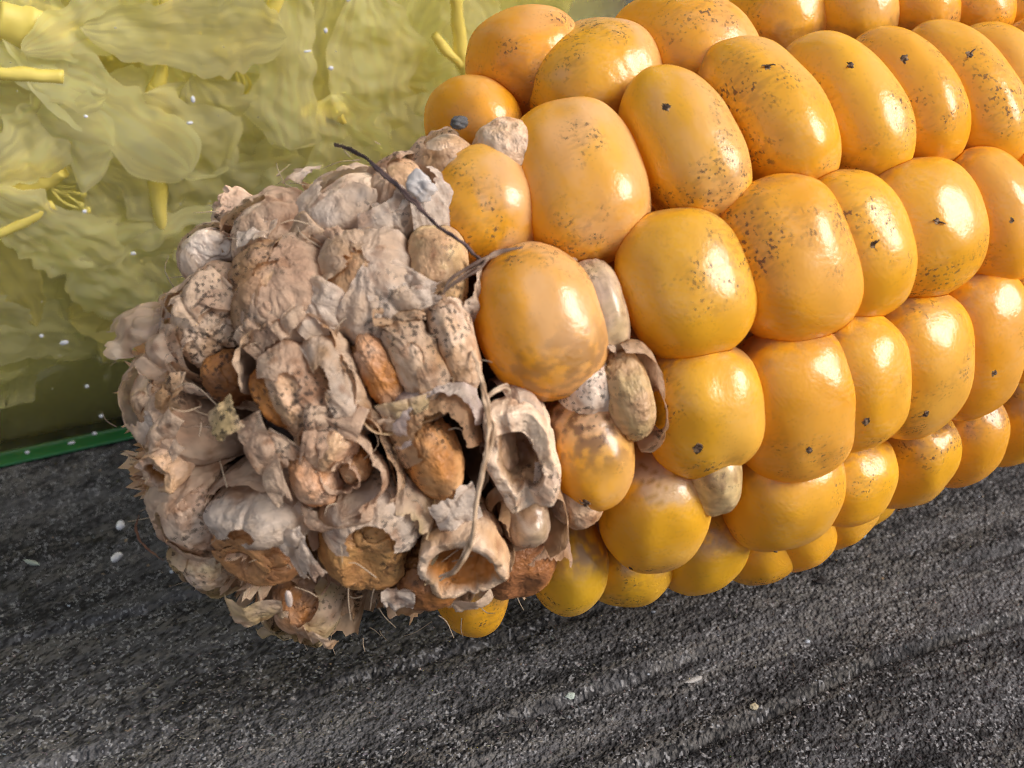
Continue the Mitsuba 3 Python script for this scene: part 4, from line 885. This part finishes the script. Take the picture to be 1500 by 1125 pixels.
# chaff: small papery scales between the kernels of the tip, too many and too torn to tell apart
r = np.random.default_rng(44)
parts, cols = [], []
def scale(t, phi, L, W, seed, lean):
    s_, w_ = np.meshgrid(np.linspace(-1, 1, 9), np.linspace(0, 1, 9), indexing='ij')
    rg = 1 - 0.4 * ridge(np.stack([s_ * 2 + seed, 0 * s_, 0 * s_], -1), 0.8, seed, 2)
    P = np.stack([W * s_ * (1 - 0.3 * w_), 0.5 * np.sin(2 * s_ + seed) + 0.8 * w_ ** 2, L * w_ * rg], -1)
    P = P + 0.3 * (nz(P, 0.7, seed, 2) - 0.5)[..., None]
    P = P.reshape(-1, 3)
    rl = np.random.default_rng(seed)
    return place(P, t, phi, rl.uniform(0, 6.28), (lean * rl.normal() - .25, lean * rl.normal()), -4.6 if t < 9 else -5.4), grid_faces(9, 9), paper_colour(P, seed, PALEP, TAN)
for i in range(90):
    t = r.uniform(-11.6, 16); ph = r.uniform(-2.4, 2.2)
    if t > 9 and r.random() < .4 or (-9.5 < t < -3.5 and -.45 < ph < .3):
        continue
    v, f, c = scale(t, ph, r.uniform(2.4, 4.9), r.uniform(.7, 1.6), 2000 + i, .45)
    parts.append((v, f)); cols.append(c)
for i in range(520):                                          # fringe round the very end
    t, ph, L = r.uniform(-11.7, -7.0), r.uniform(-2.6, 2.3), r.uniform(2.6, 5.6)
    if -.55 < ph < .4 and t > -10.2:
        continue
    v, f, c = scale(t, ph, min(L, 3.9) if t < -10 else L, r.uniform(.2, .6), 3000 + i, .5)
    c = c * r.uniform(1.0, 1.6)
    parts.append((v, f)); cols.append(c)
add(cob + '__chaff', join(parts), 'dry_husk', np.vstack(cols))
labels[cob + '__chaff'] = {'label': 'torn papery chaff between the shrivelled kernels', 'kind': 'stuff'}
parts = []
for i in range(130):
    t, ph = r.uniform(-11, 9), r.uniform(-2.2, 2.0)
    P, x, y, n = cob_frame(t, ph)
    d = n * r.uniform(.1, 1.0) + x * r.normal(0, .8) + y * r.normal(0, .8); d /= np.linalg.norm(d)
    P = P - n * r.uniform(.2, 2.0)
    L = r.uniform(.8, 2.6); b = r.normal(size=3) * .3 * L
    parts.append(tube([P, P + d * L * .5 + b * .5, P + d * L + b * .3 - [0, 0, .1 * L]], [.035, .03, .015], 5, 3))
add(cob + '__fibres', join(parts), 'matt_tinted', (0.36, 0.28, 0.2))
labels[cob + '__fibres'] = {'label': 'fine dry hairs standing out of the husks', 'kind': 'stuff'}

# ------------------------------------------------------------------ things lying on the cob
def strand(key, label, pts, rad, seed, cols, k=8):
    """A dried silk: three thin threads lying along one another, fraying apart in places."""
    p = np.array(pts, float); rr = np.interp(np.linspace(0, 1, len(p)), np.linspace(0, 1, len(rad)), rad)
    r_ = np.random.default_rng(seed); parts = []
    for i in range(3):
        off = r_.normal(0, .5, p.shape) * rr[:, None] * (.5 + .9 * r_.random((len(p), 1)))
        parts.append(tube(p + off, rr * (.62, .5, .4)[i], k, 10))
    v, f = join(parts)
    v = v + 0.12 * (nz(v, .8, seed, 2)[:, None] - .5) + 0.07 * (nz(v, .25, seed + 1)[:, None] - .5)
    kk = name(key)
    add(kk, (v, f), 'matt_tinted', lerp(cols[0], cols[1], sstep(.3, .7, nz(v, .6, seed, 2))))
    labels[kk] = {'label': label, 'category': 'corn silk'}
strand('silk_strand', 'dark brown dried silk strand lying across the pale husks at the top of the tip', [[-9.98, 52.65, 39.38], [-8.2, 50.76, 39.53], [-7.01, 49.73, 39.03], [-5.44, 48.07, 38.28], [-3.92, 46.43, 37.6], [-2.49, 45.5, 36.9], [-1.66, 45.6, 35.9]],
       [.08, .15, .17, .14, .13, .16, .16], 1, ((.03, .018, .022), (.09, .055, .05)))
strand('silk_strand', 'thick grey brown silk strand hugging the top of the lone orange kernel', [[-3.6, 44.2, 34.7], [-2.9, 44.3, 35.3], [-1.9, 44.9, 36.0], [-0.8, 45.6, 36.3], [0.54, 46.3, 36.3]], [.08, .15, .18, .15, .06], 2, ((.10, .06, .045), (.26, .18, .13)))
strand('silk_strand', 'long tan silk strand hanging over the open hulls in the middle of the tip', [[-2.13, 42.26, 32.4], [-1.58, 40.95, 31.8], [-1.22, 39.7, 31.0], [-1.18, 38.8, 29.9], [-1.47, 37.9, 28.2], [-1.87, 37.0, 26.1], [-2.22, 36.6, 24.2], [-2.99, 36.5, 22.4], [-3.9, 36.7, 21.4]],
       [.09, .12, .16, .2, .21, .19, .18, .2, .1], 3, ((.30, .19, .11), (.55, .40, .27)))
strand('silk_strand', 'short tan silk fork branching right under the lone orange kernel', [[-1.3, 39.9, 31.0], [-0.9, 40.5, 31.2], [-0.3, 41.0, 31.1], [-0.1, 41.3, 30.4]], [.16, .15, .13, .08], 4, ((.3, .2, .13), (.5, .38, .27)))
strand('brown_hair', 'curved reddish brown hair at the left edge of the tip near the white pellets', [[-20.3, 40.3, 19.0], [-20.9, 40.5, 19.4], [-21.5, 40.8, 20.0], [-21.7, 40.95, 21.0], [-21.1, 40.6, 22.3]], [.03, .07, .08, .07, .03], 5, ((.12, .05, .03), (.2, .1, .06)))
pebble('mould_tuft', 'white tuft of mould on the upright tan husk behind the dark strand', 'mould', (-4.9, 49.4), (.7, .6, .75), .3, (.42, .4, .39), 11, z=38.25, rough=.6)
pebble('grey_bud', 'small grey rough bud sitting on top of the tan husks against the jar', 'bud', (-3.0, 53.8), (.5, .42, .36), .2, (.08, .078, .08), 12, z=40.2, rough=.45)
pebble('pale_egg', 'pale drop shaped grain stuck to the large torn husk low on the tip', 'grain', (-11.9, 35.7), (.2, .2, .62), 0., (.46, .38, .33), 16, z=20.9, rough=.15)
